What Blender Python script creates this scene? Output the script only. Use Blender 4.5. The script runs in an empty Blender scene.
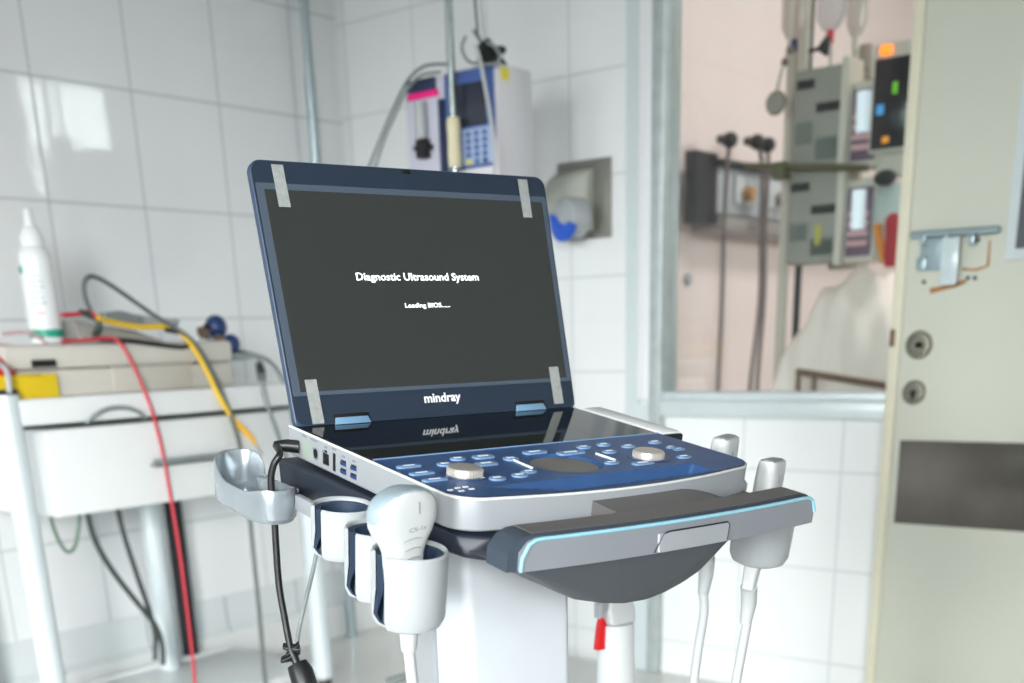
import bpy, bmesh, math, random
from mathutils import Vector as V, Matrix
random.seed(7)
sc = bpy.context.scene
col = sc.collection
PI = math.pi

# ------------------------------------------------------------------ survey of the place
FPX, PCY, PITCH, ROLL = 1183.6, 768.0, .34740, .0320
WALLYAW, CARTYAW, DECKTILT, LIDTILT = .8908, .6256, .1620, .2087
CAMZ = .88
FL = -.12                                          # floor level (z = 0 is the top of the low plinth)
F_ = V((0, math.cos(PITCH), -math.sin(PITCH))); R0 = V((1, 0, 0)); D0 = F_.cross(R0)
cr, sr = math.cos(ROLL), math.sin(ROLL)
RT = cr*R0 + sr*D0; DN = -sr*R0 + cr*D0
CORNER = V((-.49073482, 4.39837207, 0))
TURN = Matrix.Rotation(PI/2 - WALLYAW, 3, 'Z')
EYE = TURN @ (-CORNER); EYE.z = CAMZ              # room frame: X along back wall, -Y along left wall
RT, DN, FW = TURN @ RT, TURN @ DN, TURN @ F_
ZUP = V((0, 0, 1))

def ray(px, py):
    return RT*((px-512)/FPX) + DN*((py-PCY)/FPX) + FW
def hit(px, py, p0, n):
    d = ray(px, py); return EYE + d*((V(p0)-EYE).dot(n)/d.dot(n))
def at_y(px, py, Y): return hit(px, py, (0, Y, 0), V((0, 1, 0)))
def at_x(px, py, X): return hit(px, py, (X, 0, 0), V((1, 0, 0)))
def at_z(px, py, Z): return hit(px, py, (0, 0, Z), V((0, 0, 1)))

# console frame (deck of the machine, tipped a little towards the user)
CW = TURN @ V((math.cos(CARTYAW), math.sin(CARTYAW), 0))
CH = TURN @ V((-math.sin(CARTYAW), math.cos(CARTYAW), 0))
CB = math.cos(DECKTILT)*CH + math.sin(DECKTILT)*ZUP
CN = CW.cross(CB)
CO = TURN @ V((-.20896952-CORNER.x, 1.25481588-CORNER.y, 0)); CO.z = CAMZ - .07823496
LL = math.cos(LIDTILT)*ZUP + math.sin(LIDTILT)*CH
LT = LL.cross(CW) * -1
if LT.dot(CH) > 0: LT = -LT                       # LT points to the user
def Cp(w, b, n=0): return CO + CW*w + CB*b + CN*n
def Lp(w, l, t=0): return CO + CW*w + LL*l + LT*t
def deck(px, py, n=0):
    v = hit(px, py, CO + CN*n, CN) - CO; return v.dot(CW), v.dot(CB)
def frame(o, x, y, z):
    m = Matrix.Identity(4)
    for i, a in enumerate((x, y, z)):
        m[0][i], m[1][i], m[2][i] = a.x, a.y, a.z
    m[0][3], m[1][3], m[2][3] = o.x, o.y, o.z
    return m
MC = frame(CO, CW, CB, CN)
ML = frame(CO, CW, LT*-1, LL)                     # x along the lid, y to its back, z up the lid
def MCV(w, b, z=0):                                # upright frame turned with the cart
    p = Cp(w, b, 0); return frame(V((p.x, p.y, z)), CW, CH, ZUP)

# ------------------------------------------------------------------ materials
MATS = {}
def rgb(h):
    h = h.lstrip('#'); c = [int(h[i:i+2], 16)/255 for i in (0, 2, 4)]
    return tuple((x/12.92 if x <= .04045 else ((x+.055)/1.055)**2.4) for x in c) + (1,)
def mat(name, c, rough=.5, metal=0, spec=.5, vary=.06, scale=30, bump=0, emit=None, es=0, coat=0, alpha=1):
    if name in MATS: return MATS[name]
    m = bpy.data.materials.new(name); m.use_nodes = True; nt = m.node_tree; n = nt.nodes; l = nt.links
    b = n['Principled BSDF']; c = rgb(c) if isinstance(c, str) else c
    b.inputs['Roughness'].default_value = rough; b.inputs['Metallic'].default_value = metal
    b.inputs['Specular IOR Level'].default_value = spec; b.inputs['Coat Weight'].default_value = coat
    tc = n.new('ShaderNodeTexCoord'); nz = n.new('ShaderNodeTexNoise'); nz.inputs['Scale'].default_value = scale
    nz.inputs['Detail'].default_value = 4
    l.new(tc.outputs['Object'], nz.inputs['Vector'])
    mx = n.new('ShaderNodeMix'); mx.data_type = 'RGBA'
    mx.inputs[6].default_value = tuple(max(0, x*(1-vary)) for x in c[:3]) + (1,)
    mx.inputs[7].default_value = tuple(min(1, x*(1+vary)) for x in c[:3]) + (1,)
    l.new(nz.outputs['Fac'], mx.inputs[0]); l.new(mx.outputs[2], b.inputs['Base Color'])
    if bump:
        bp = n.new('ShaderNodeBump'); bp.inputs['Strength'].default_value = bump; bp.inputs['Distance'].default_value = .002
        l.new(nz.outputs['Fac'], bp.inputs['Height']); l.new(bp.outputs['Normal'], b.inputs['Normal'])
    if emit: b.inputs['Emission Color'].default_value = rgb(emit); b.inputs['Emission Strength'].default_value = es
    if alpha < 1: b.inputs['Alpha'].default_value = alpha
    MATS[name] = m; return m
def tile(name, c, grout, ax, off, pitch, zoff, zp, hw=.004, rough=.055, spec=.5):
    m = bpy.data.materials.new(name); m.use_nodes = True; nt = m.node_tree; n = nt.nodes; l = nt.links
    b = n['Principled BSDF']; g = n.new('ShaderNodeNewGeometry'); s = n.new('ShaderNodeSeparateXYZ')
    l.new(g.outputs['Position'], s.inputs[0])
    def mth(op, a, v=None, v2=None):
        k = n.new('ShaderNodeMath'); k.operation = op
        for i, x in enumerate((a, v, v2)):
            if x is None: continue
            if hasattr(x, 'is_output'): l.new(x, k.inputs[i])
            else: k.inputs[i].default_value = x
        return k.outputs[0]
    def line(o, of, p):
        t = mth('MULTIPLY_ADD', o, 1/p, .5 - of/p); fl = mth('FRACT', t)
        d = mth('MULTIPLY', mth('ABSOLUTE', mth('SUBTRACT', fl, .5)), p)
        mr = n.new('ShaderNodeMapRange'); mr.interpolation_type = 'SMOOTHSTEP'
        l.new(d, mr.inputs[0]); mr.inputs[1].default_value = hw*.5; mr.inputs[2].default_value = hw
        mr.inputs[3].default_value = 1; mr.inputs[4].default_value = 0
        return mr.outputs[0], mth('FLOOR', mth('ADD', t, 0))
    a1, i1 = line(s.outputs[ax], off, pitch)
    a2, i2 = line(s.outputs['Z'] if ax != 'Z' else s.outputs['Y'], zoff, zp)
    k = mth('MAXIMUM', a1, a2)
    nz = n.new('ShaderNodeTexNoise'); nz.inputs['Scale'].default_value = 3; l.new(g.outputs['Position'], nz.inputs['Vector'])
    wn = n.new('ShaderNodeTexWhiteNoise'); wn.noise_dimensions = '2D'; cv = n.new('ShaderNodeCombineXYZ')
    l.new(i1, cv.inputs[0]); l.new(i2, cv.inputs[1]); l.new(cv.outputs[0], wn.inputs['Vector'])
    c1, c2 = rgb(c), rgb(grout)
    ma = n.new('ShaderNodeMix'); ma.data_type = 'RGBA'
    ma.inputs[6].default_value = tuple(x*.95 for x in c1[:3])+(1,); ma.inputs[7].default_value = c1
    l.new(mth('MULTIPLY_ADD', wn.outputs['Value'], .4, mth('MULTIPLY', nz.outputs['Fac'], .6)), ma.inputs[0])
    mx = n.new('ShaderNodeMix'); mx.data_type = 'RGBA'
    l.new(k, mx.inputs[0]); l.new(ma.outputs[2], mx.inputs[6]); mx.inputs[7].default_value = c2
    l.new(mx.outputs[2], b.inputs['Base Color'])
    l.new(mth('MULTIPLY_ADD', k, .5, rough), b.inputs['Roughness']); b.inputs['Specular IOR Level'].default_value = spec
    bp = n.new('ShaderNodeBump'); bp.inputs['Strength'].default_value = .16; bp.inputs['Distance'].default_value = .002
    wv = n.new('ShaderNodeTexNoise'); wv.inputs['Scale'].default_value = 5; l.new(g.outputs['Position'], wv.inputs['Vector'])
    l.new(mth('SUBTRACT', mth('MULTIPLY', wv.outputs['Fac'], 1.2), k), bp.inputs['Height']); l.new(bp.outputs['Normal'], b.inputs['Normal'])
    MATS[name] = m; return m
def clear(name, tint='#ffffff', mixf=.08, rough=.02):
    m = bpy.data.materials.new(name); m.use_nodes = True; nt = m.node_tree; n = nt.nodes; l = nt.links
    n.remove(n['Principled BSDF']); o = n['Material Output']
    t = n.new('ShaderNodeBsdfTransparent'); t.inputs[0].default_value = rgb(tint)
    g = n.new('ShaderNodeBsdfGlossy'); g.inputs['Roughness'].default_value = rough
    fr = n.new('ShaderNodeLayerWeight'); fr.inputs[0].default_value = .35
    k = n.new('ShaderNodeMath'); k.operation = 'MULTIPLY_ADD'; l.new(fr.outputs['Fresnel'], k.inputs[0])
    k.inputs[1].default_value = .35; k.inputs[2].default_value = mixf*.3
    x = n.new('ShaderNodeMixShader'); l.new(k.outputs[0], x.inputs[0]); l.new(t.outputs[0], x.inputs[1]); l.new(g.outputs[0], x.inputs[2])
    l.new(x.outputs[0], o.inputs[0]); MATS[name] = m; return m
def film(name, c, a, rough=.3):                    # thin translucent plastic: part see-through, part milky
    m = bpy.data.materials.new(name); m.use_nodes = True; nt = m.node_tree; n = nt.nodes; l = nt.links
    b = n['Principled BSDF']; b.inputs['Base Color'].default_value = rgb(c); b.inputs['Roughness'].default_value = rough
    nz = n.new('ShaderNodeTexNoise'); nz.inputs['Scale'].default_value = 220
    tc = n.new('ShaderNodeTexCoord'); l.new(tc.outputs['Object'], nz.inputs['Vector'])
    r = n.new('ShaderNodeMapRange'); l.new(nz.outputs['Fac'], r.inputs[0])
    r.inputs[3].default_value = a*.75; r.inputs[4].default_value = min(1, a*1.25); l.new(r.outputs[0], b.inputs['Alpha'])
    MATS[name] = m; return m

mat('silver_plastic', '#94989d', .38, .0, .5, .02)
mat('white_rim', '#d8dadb', .35, 0, .5, .02)
mat('navy_shell', '#33435a', .42, 0, .5, .04)
mat('bezel_navy', '#273241', .3, 0, .5, .04)
mat('bezel_grey', '#4a5563', .3, 0, .5, .04)
mat('blue_deck', '#32517f', .42, 0, .5, .14, 60)
mat('gloss_black', '#0b0e12', .04, 0, .6, .02)
mat('key_blue', '#6f8db2', .5, 0, .5, .1)
mat('key_white', '#dfe8ee', .4, 0, .5, .05)
mat('knob_metal', '#c8c3bd', .32, .55, .5, .1, 200)
mat('dish_grey', '#75716c', .5, .1, .5, .05)
mat('dark_plastic', '#3b4450', .5, 0, .4, .05)
mat('handle_top', '#615e5f', .5, 0, .4, .06, 40)
mat('bowl_grey', '#4c5157', .55, 0, .4, .06)
mat('platform_black', '#232a36', .45, 0, .5, .04)
mat('handle_silver', '#989ca4', .35, .35, .5, .04)
mat('cyan_line', '#8fc4d6', .45, 0, .4, .03)
mat('white_plastic', '#a6aaae', .32, 0, .5, .02)
mat('white_probe', '#cbcecf', .3, 0, .5, .02)
mat('probe_lens', '#93a4ad', .45, 0, .5, .02)
mat('navy_liner', '#27364a', .55, 0, .4, .05)
mat('tray_silver', '#98a1a7', .26, .45, .5, .05)
mat('column_white', '#c3c8ce', .4, 0, .5, .02)
mat('cable_white', '#b9bcbe', .45, 0, .5, .03)
mat('cable_black', '#15171a', .4, 0, .5, .1)
mat('cable_dark', '#3c4442', .45, 0, .5, .1)
mat('cable_grey', '#7b8484', .45, 0, .5, .08)
mat('cable_green', '#6d8474', .45, 0, .5, .08)
mat('cable_red', '#c22a3d', .4, 0, .5, .08)
mat('cable_yellow', '#dcb428', .4, 0, .5, .08)
mat('amber', '#f2b31a', .4, 0, .5, .05)
mat('usb_blue', '#1f3767', .5, 0, .5, .05)
mat('port_black', '#0f1113', .5)
mat('port_metal', '#b9bec4', .3, .7)
mat('print_grey', '#7b828a', .6)
mat('red_trigger', '#d8131b', .35)
mat('bottle_white', '#dfe2e4', .35, 0, .5, .02)
mat('teal', '#1f9b83', .4)
mat('bottle_print', '#b9c4cd', .5)
mat('pale_pink', '#d9a9ad', .5)
mat('enamel_white', '#dfe2e3', .35, 0, .5, .02)
mat('tube_blue_white', '#cdd6da', .3, .1, .5, .03)
mat('box_yellow', '#e8c816', .5, 0, .5, .04)
mat('red_plastic', '#cf1f28', .45)
mat('beige_plastic', '#c9c6be', .5, 0, .4, .03)
mat('beige_dark', '#a09c94', .5)
mat('bulb_blue', '#1d3767', .4, 0, .5, .1)
mat('brass', '#8c7466', .35, .6)
mat('galvanised', '#a5b4b8', .3, .55, .5, .14, 40)
mat('pole_steel', '#9aa5a4', .25, .75, .5, .1)
mat('masking_tape', '#dcd3b4', .7, 0, .3, .06)
mat('pump_white', '#d8d6dc', .4, 0, .5, .03)
mat('pump_body', '#c3c3d2', .45, 0, .5, .03)
mat('pump_blue', '#46609c', .4)
mat('pump_keys', '#9fb0cf', .4)
mat('pump_navy', '#1f2b4c', .4)
mat('pump_screen', '#2d3240', .2)
mat('magenta', '#ec1c83', .4)
mat('label_yellow', '#e4d32c', .5)
mat('steel_plate', '#85857d', .4, .5, .5, .08)
mat('recess_grey', '#b4b6ae', .5, .1)
mat('blue_cap', '#1155c4', .35)
mat('jamb_blue', '#c8d1d4', .4, 0, .5, .03)
mat('jamb_white', '#e2e3e6', .4, 0, .5, .02)
mat('frame_metal', '#cad3d6', .35, .15, .5, .05)
mat('door_paint', '#c6c8bc', .4, 0, .4, .03, 6)
mat('door_edge', '#d4d0bc', .5, 0, .4, .04)
mat('bolt_steel', '#98aab0', .35, .5, .5, .1)
mat('lock_steel', '#77756a', .4, .7, .5, .1)
mat('dark_hole', '#17171a', .7)
mat('rust', '#a06a35', .8, 0, .3, .2)
mat('pink_wall', '#e2cfca', .3, 0, .5, .02)
mat('station_grey', '#95948c', .5, 0, .4, .04)
mat('station_dark', '#6f766f', .5)
mat('station_cream', '#cfc9bd', .5, 0, .4, .04)
mat('purple_panel', '#6a5468', .4)
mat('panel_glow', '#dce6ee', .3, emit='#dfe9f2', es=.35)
mat('black_metal', '#120e10', .6)
mat('rail_grey', '#9d9894', .4, .4)
mat('sheet', '#efe2da', .8, 0, .2, .04, 12)
mat('bed_brown', '#6f4f37', .5)
mat('bag_clear', '#d9c6bf', .2, 0, .5, .1)
mat('ecg_black', '#241f22', .2)
mat('led_orange', '#ff9a2a', .4, emit='#ff7a1c', es=1.2)
mat('led_green', '#7bd02a', .4, emit='#6cc81e', es=.15)
mat('led_blue', '#4fa6e6', .4, emit='#3f9be0', es=.2)
mat('led_amber', '#f0a030', .4, emit='#f09020', es=.3)
mat('red_cloth', '#b01c28', .7)
mat('mattress', '#5b6a72', .6)
mat('plaster', '#b4b4b0', .8, 0, .2, .03, 4)
mat('paint_white', '#e6e7e5', .6, 0, .3, .02, 4)
mat('lcd', '#1a1c1c', .12, 0, .5, .12, 16, emit='#c8d2ce', es=.042)
mat('lcd_text', '#ffffff', .5, emit='#f2fff6', es=1.1)
mat('logo_white', '#f4f6f6', .4, emit='#ffffff', es=.0)
mat('frost', '#c3d0d4', .2)
clear('window_glass', '#f4f9f9')
film('adhesive_tape', '#c4c8c6', .42)
film('soft_clear', '#d8cfd0', .55)

TL = tile('left_tiles', '#e9ebed', '#bcc2c4', 'Y', -.509, .307, 1.565, .2985)
TB = tile('back_tiles', '#e6e8e9', '#c6cbcc', 'X', .92, .295, 1.577, .2655)
TP = tile('pink_tiles', '#f0e0dc', '#dccac6', 'Y', .3, .3, .93, .3)
TF = tile('floor_tiles', '#dadad6', '#bcbcb8', 'X', .1, .4, .1, .4, rough=.18)
# floor uses Y for its second direction
for nd in TF.node_tree.nodes:
    if nd.type == 'SEPXYZ':
        for lk in list(TF.node_tree.links):
            if lk.from_node == nd and lk.from_socket.name == 'Z':
                tgt = lk.to_socket; TF.node_tree.links.remove(lk); TF.node_tree.links.new(nd.outputs['Y'], tgt)
        break

# ------------------------------------------------------------------ mesh building (all shapes are given in world space)
I4 = Matrix.Identity(4)
class MB:
    def __init__(s, m=I4): s.bm = bmesh.new(); s.m = m
    def P(s, p): return s.m @ V(p)
    def box(s, lo, hi, bev=0, seg=2, m=None):
        M = s.m if m is None else m
        t = bmesh.new(); c = [(a+b)/2 for a, b in zip(lo, hi)]; d = [abs(b-a) for a, b in zip(lo, hi)]
        bmesh.ops.create_cube(t, size=1)
        bmesh.ops.transform(t, matrix=Matrix.Translation(c) @ Matrix.Diagonal((*d, 1)), verts=t.verts)
        if bev: bmesh.ops.bevel(t, geom=t.edges[:], offset=min(bev, min(d)*.49), segments=seg, profile=.5, affect='EDGES')
        s.merge(t, M); return s
    def merge(s, t, M=None):
        if M is not None: bmesh.ops.transform(t, matrix=M, verts=t.verts)
        me = bpy.data.meshes.new('tmp'); t.to_mesh(me); t.free(); s.bm.from_mesh(me); bpy.data.meshes.remove(me)
    def prism(s, pts, z0, z1, bev=0, seg=2, m=None):          # outline in x,y extruded along z
        t = bmesh.new(); n = len(pts)
        a = [t.verts.new((x, y, z0)) for x, y in pts]; b = [t.verts.new((x, y, z1)) for x, y in pts]
        t.faces.new(a[::-1]); t.faces.new(b)
        for i in range(n): t.faces.new((a[i], a[(i+1) % n], b[(i+1) % n], b[i]))
        bmesh.ops.recalc_face_normals(t, faces=t.faces[:])
        if bev:
            e = [e for e in t.edges if all(abs(v.co.z-z1) < 1e-7 for v in e.verts) or all(abs(v.co.z-z0) < 1e-7 for v in e.verts)]
            bmesh.ops.bevel(t, geom=e, offset=bev, segments=seg, profile=.5, affect='EDGES')
        s.merge(t, s.m if m is None else m); return s
    def lathe(s, prof, seg=32, m=None, cap=True):              # (r, z) profile about z
        t = bmesh.new(); rings = []
        for r, z in prof:
            rings.append([t.verts.new((r*math.cos(2*PI*k/seg), r*math.sin(2*PI*k/seg), z)) for k in range(seg)])
        for a, b in zip(rings, rings[1:]):
            for k in range(seg): t.faces.new((a[k], a[(k+1) % seg], b[(k+1) % seg], b[k]))
        if cap: t.faces.new(rings[0][::-1]); t.faces.new(rings[-1])
        bmesh.ops.recalc_face_normals(t, faces=t.faces[:])
        s.merge(t, s.m if m is None else m); return s
    def cyl(s, a, b, r, r2=None, seg=20):
        a, b = s.P(a), s.P(b); d = b-a; q = d.to_track_quat('Z', 'Y').to_matrix().to_4x4()
        r2 = r if r2 is None else r2
        s.lathe([(r, 0), (r2, d.length)], seg, Matrix.Translation(a) @ q); return s
    def ball(s, c, r, sc3=(1, 1, 1), seg=20, m=None):
        t = bmesh.new(); bmesh.ops.create_uvsphere(t, u_segments=seg, v_segments=seg//2, radius=1)
        bmesh.ops.transform(t, matrix=Matrix.Translation(c) @ Matrix.Diagonal((r*sc3[0], r*sc3[1], r*sc3[2], 1)), verts=t.verts)
        s.merge(t, s.m if m is None else m); return s
    def tube(s, pts, r, seg=10, sub=6, smooth=True):
        P = [s.P(p) for p in pts]
        if smooth and len(P) > 2:
            Q = []
            for i in range(len(P)-1):
                p0, p1, p2, p3 = P[max(i-1, 0)], P[i], P[i+1], P[min(i+2, len(P)-1)]
                for k in range(sub):
                    t = k/sub
                    Q.append(.5*((2*p1)+(p2-p0)*t+(2*p0-5*p1+4*p2-p3)*t*t+(3*p1-p0-3*p2+p3)*t**3))
            Q.append(P[-1]); P = Q
        n = len(P); rr = r if hasattr(r, '__len__') else [r]*2
        t = bmesh.new(); up = None; rings = []
        for i, p in enumerate(P):
            d = (P[min(i+1, n-1)]-P[max(i-1, 0)]).normalized()
            if up is None: up = d.orthogonal().normalized()
            up = (up-d*up.dot(d)).normalized(); sd = d.cross(up)
            f = i/max(1, n-1)*(len(rr)-1); j = min(int(f), len(rr)-2); rad = rr[j]+(rr[j+1]-rr[j])*(f-j)
            rings.append([t.verts.new(p+(up*math.cos(2*PI*k/seg)+sd*math.sin(2*PI*k/seg))*rad) for k in range(seg)])
        for a, b in zip(rings, rings[1:]):
            for k in range(seg): t.faces.new((a[k], a[(k+1) % seg], b[(k+1) % seg], b[k]))
        t.faces.new(rings[0][::-1]); t.faces.new(rings[-1])
        bmesh.ops.recalc_face_normals(t, faces=t.faces[:]); s.merge(t); return s
    def loft(s, rings, cap=True, m=None, closed=True):
        M = s.m if m is None else m
        t = bmesh.new(); R = [[t.verts.new(M @ V(p)) for p in r] for r in rings]; n = len(R[0])
        for a, b in zip(R, R[1:]):
            for k in range(n if closed else n-1): t.faces.new((a[k], a[(k+1) % n], b[(k+1) % n], b[k]))
        if cap: t.faces.new(R[0][::-1]); t.faces.new(R[-1])
        bmesh.ops.recalc_face_normals(t, faces=t.faces[:]); s.merge(t); return s
    def hull(s, pts, bev=0, m=None):
        M = s.m if m is None else m
        t = bmesh.new()
        for p in pts: t.verts.new(M @ V(p))
        r = bmesh.ops.convex_hull(t, input=t.verts[:])
        bmesh.ops.delete(t, geom=[v for v in t.verts if not v.link_faces], context='VERTS')
        bmesh.ops.dissolve_limit(t, angle_limit=.03, verts=t.verts[:], edges=t.edges[:])
        if bev: bmesh.ops.bevel(t, geom=t.edges[:], offset=bev, segments=3, profile=.5, affect='EDGES')
        bmesh.ops.recalc_face_normals(t, faces=t.faces[:]); s.merge(t); return s
WM = {}                                                       # world matrix of every root
def obj(name, mb, m, parent=None, smooth=True, ang=.6):
    me = bpy.data.meshes.new(name)
    o = bpy.data.objects.new(name, me); col.objects.link(o)
    base = WM.get(parent.name if parent else None, I4)
    if parent is None:
        lo = [min(v.co[i] for v in mb.bm.verts) for i in range(3)]; hi = [max(v.co[i] for v in mb.bm.verts) for i in range(3)]
        base = Matrix.Translation(((lo[0]+hi[0])/2, (lo[1]+hi[1])/2, lo[2])); o.matrix_world = base
    bmesh.ops.transform(mb.bm, matrix=base.inverted(), verts=mb.bm.verts)
    if smooth:
        for f in mb.bm.faces: f.smooth = True
        for e in mb.bm.edges:
            if len(e.link_faces) == 2 and e.calc_face_angle(0) > ang: e.smooth = False
    mb.bm.to_mesh(me); mb.bm.free()
    me.materials.append(MATS[m] if isinstance(m, str) else m)
    if parent: o.parent = parent
    WM[o.name] = base
    return o
def thing(name, label, cat, loc=(0, 0, 0), m=None, group=None):
    o = bpy.data.objects.new(name, None); col.objects.link(o); o.empty_display_size = .05
    w = Matrix.Translation(loc) if m is None else m
    o.matrix_world = w; WM[o.name] = w; tag(o, label, cat, group); return o
def tag(o, label, cat, group=None):
    o['label'] = label; o['category'] = cat
    if group: o['group'] = group
    return o
def struct(o): o['kind'] = 'structure'; return o
def B(lo, hi, bev=0, m=I4): return MB(m).box(lo, hi, bev)
def text(name, s, m, M, parent, w=None, h=None, off=0, align='LEFT'):
    """lettering in the x,y plane of M, fitted to width w and cap height h"""
    cu = bpy.data.curves.new('t', 'FONT'); cu.body = s; cu.size = 1; cu.offset = off; cu.resolution_u = 3
    to = bpy.data.objects.new('t', cu); col.objects.link(to); bpy.context.view_layer.update()
    me = bpy.data.meshes.new_from_object(to.evaluated_get(bpy.context.evaluated_depsgraph_get()))
    bpy.data.objects.remove(to); bpy.data.curves.remove(cu)
    b = MB(); b.bm.from_mesh(me); bpy.data.meshes.remove(me)
    xs = [v.co.x for v in b.bm.verts]; x0, x1 = min(xs), max(xs)
    sx = w/(x1-x0); sy = h/.73 if h else sx
    bmesh.ops.transform(b.bm, matrix=M @ Matrix.Diagonal((sx, sy, 1, 1)) @ Matrix.Translation((-x0, 0, 0)), verts=b.bm.verts)
    return obj(name, b, m, parent, smooth=False)
def rrect(x0, y0, x1, y1, r, seg=5):
    r = r if hasattr(r, '__len__') else [r]*4; o = []
    for (cx, cy, a, k) in ((x0+r[0], y0+r[0], PI, r[0]), (x1-r[1], y0+r[1], 1.5*PI, r[1]), (x1-r[2], y1-r[2], 0, r[2]), (x0+r[3], y1-r[3], .5*PI, r[3])):
        for i in range(seg+1):
            t = a+i/seg*PI/2; o.append((cx+k*math.cos(t), cy+k*math.sin(t)))
    return o

# ================================================================== THE ROOM
XR, YR, ZC = 5.4, -8.6, 2.9
struct(obj('floor', B((-.2, YR-.2, FL-.08), (XR+.2, 4.4, FL)), TF))
struct(obj('ceiling', B((-.2, YR-.2, ZC), (XR+.2, 4.4, ZC+.08)), 'plaster'))
struct(obj('wall_left', B((-.12, YR, FL), (0, 0, ZC)), TL))
wb = MB()
wb.box((-.12, 0, FL), (1.21, .1, ZC)); wb.box((1.21, 0, FL), (2.0, .1, .66)); wb.box((1.21, 0, 2.25), (2.0, .1, ZC))
wb.box((1.99, 0, 2.2), (2.9, .1, ZC)); wb.box((2.9, 0, FL), (XR, .1, ZC))
struct(obj('wall_back', wb, TB))
wr = MB()
RWIN = [(-.2+.6, 1.5), (1.9, 3.0)]
# rear wall (behind the camera) with two window openings
wr.box((-.12, YR-.12, FL), (XR, YR, .85)); wr.box((-.12, YR-.12, 2.35), (XR, YR, ZC))
wr.box((-.12, YR-.12, .85), (.5, YR, 2.35)); wr.box((2.2, YR-.12, .85), (2.7, YR, 2.35)); wr.box((4.4, YR-.12, .85), (XR, YR, 2.35))
struct(obj('wall_rear', wr, 'paint_white'))
wq = MB()
wq.box((XR, YR, FL), (XR+.12, 0, .9)); wq.box((XR, YR, 2.3), (XR+.12, 0, ZC))
wq.box((XR, YR, .9), (XR+.12, -7.0, 2.3)); wq.box((XR, -5.0, .9), (XR+.12, 0, 2.3))
struct(obj('wall_right', wq, 'paint_white'))
# coved skirting of the left wall
sk = MB().prism([(0, 0), (.03, 0), (.012, .02), (.009, .11), (.005, .117), (0, .117)], 0, 1,
                m=frame(V((0, YR, 0)), V((1, 0, 0)), ZUP, V((0, -YR, 0))))
struct(obj('trim_4', B((0, YR, FL), (.03, 0, 0), .004), mat('plinth_white', '#e3e5e5', .35)))
struct(obj('baseboard_left', sk, tile('skirting_tiles', '#d6dbdd', '#9aa1a2', 'Y', -.7, .307, -1, 5)))
# window openings behind the camera
def window(name, lo, hi, axis):
    m = MB(); t = .05
    (x0, y0, z0), (x1, y1, z1) = lo, hi
    if axis == 'Y':
        for a, b in ((x0, x0+t), (x1-t, x1), ((x0+x1)/2-t/2, (x0+x1)/2+t/2)): m.box((a, y0, z0), (b, y1, z1))
        for a, b in ((z0, z0+t), (z1-t, z1)): m.box((x0, y0, a), (x1, y1, b))
        g = B((x0, (y0+y1)/2-.003, z0), (x1, (y0+y1)/2+.003, z1))
    else:
        for a, b in ((y0, y0+t), (y1-t, y1), ((y0+y1)/2-t/2, (y0+y1)/2+t/2)): m.box((x0, a, z0), (x1, b, z1))
        for a, b in ((z0, z0+t), (z1-t, z1)): m.box((x0, y0, a), (x1, y1, b))
        g = B(((x0+x1)/2-.003, y0, z0), ((x0+x1)/2+.003, y1, z1))
    w = struct(obj(name, m, 'jamb_white', smooth=False))
    obj('glass', g, 'window_glass', w, smooth=False)
    return w
window('window_2', (.5, YR-.09, .85), (2.2, YR-.03, 2.35), 'Y')
window('window_3', (2.7, YR-.09, .85), (4.4, YR-.03, 2.35), 'Y')
window('window_4', (XR+.03, -7.0, .9), (XR+.09, -5.0, 2.3), 'X')

# jamb strips and post beside the observation window
struct(obj('trim_1', B((1.120, -.012, FL), (1.165, .0, ZC)), 'jamb_blue'))
struct(obj('trim_2', B((1.165, -.02, .70), (1.212, .0, ZC), .004), 'jamb_white'))
struct(obj('trim_3', B((1.165, -.012, FL), (1.21, .0, .69)), 'jamb_blue'))
fm = MB()
fm.box((1.212, -.03, FL), (1.252, .06, ZC), .003)
w1 = struct(obj('window_1', fm, mat('post_metal', '#b3bcbc', .4, .3, .5, .2, 25)))
sl = MB(); sl.box((1.252, -.03, .655), (1.98, .07, .70), .004); sl.box((1.252, -.022, .70), (1.98, .06, .722), .003)
obj('window_sill', sl, 'frame_metal', w1)
obj('head_rail', B((1.252, -.02, 2.2), (1.98, .06, 2.25), .004), 'frame_metal', w1)
obj('side_rail', B((1.955, -.02, .722), (1.99, .06, 2.2), .004), 'frame_metal', w1)
obj('glass_pane', B((1.252, .012, .722), (1.955, .018, 2.2)), 'window_glass', w1, smooth=False)

# ---- door on the right
DY = -.05
dx0 = at_y(899, 340, DY).x
door = struct(obj('door_1', B((dx0, DY, FL+.01), (dx0+.95, DY+.042, 2.2), .003), 'door_paint'))
WM['door_1'] = door.matrix_world.copy() if False else WM['door_1']
def dq(px, py): return at_y(px, py, DY)
obj('edge_strip', B((dx0-.022, DY-.008, FL+.01), (dx0+.006, DY+.02, 2.2), .003), 'door_edge', door)
a, b2 = dq(899, 440), dq(896, 523)
kp = obj('kick_plate', B((a.x+.004, DY-.003, b2.z), (dx0+.95, DY, a.z), .001), None or mat('plate_painted_reflections', '#6a6660', .14, .6, .5, .35, 9), door)  # brownish mottling in the colour stands in for reflections on the glossy plate
# vision panel at the far right
va = dq(1011, 255)
obj('vision_frame', B((va.x-.012, DY-.012, va.z-.012), (dx0+.86, DY+.002, 2.02), .003), 'frame_metal', door)
obj('vision_glass', B((va.x+.012, DY-.014, va.z+.012), (dx0+.84, DY-.012, 2.0)), mat('vision_glass_dark', '#5d6066', .05), door)
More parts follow.
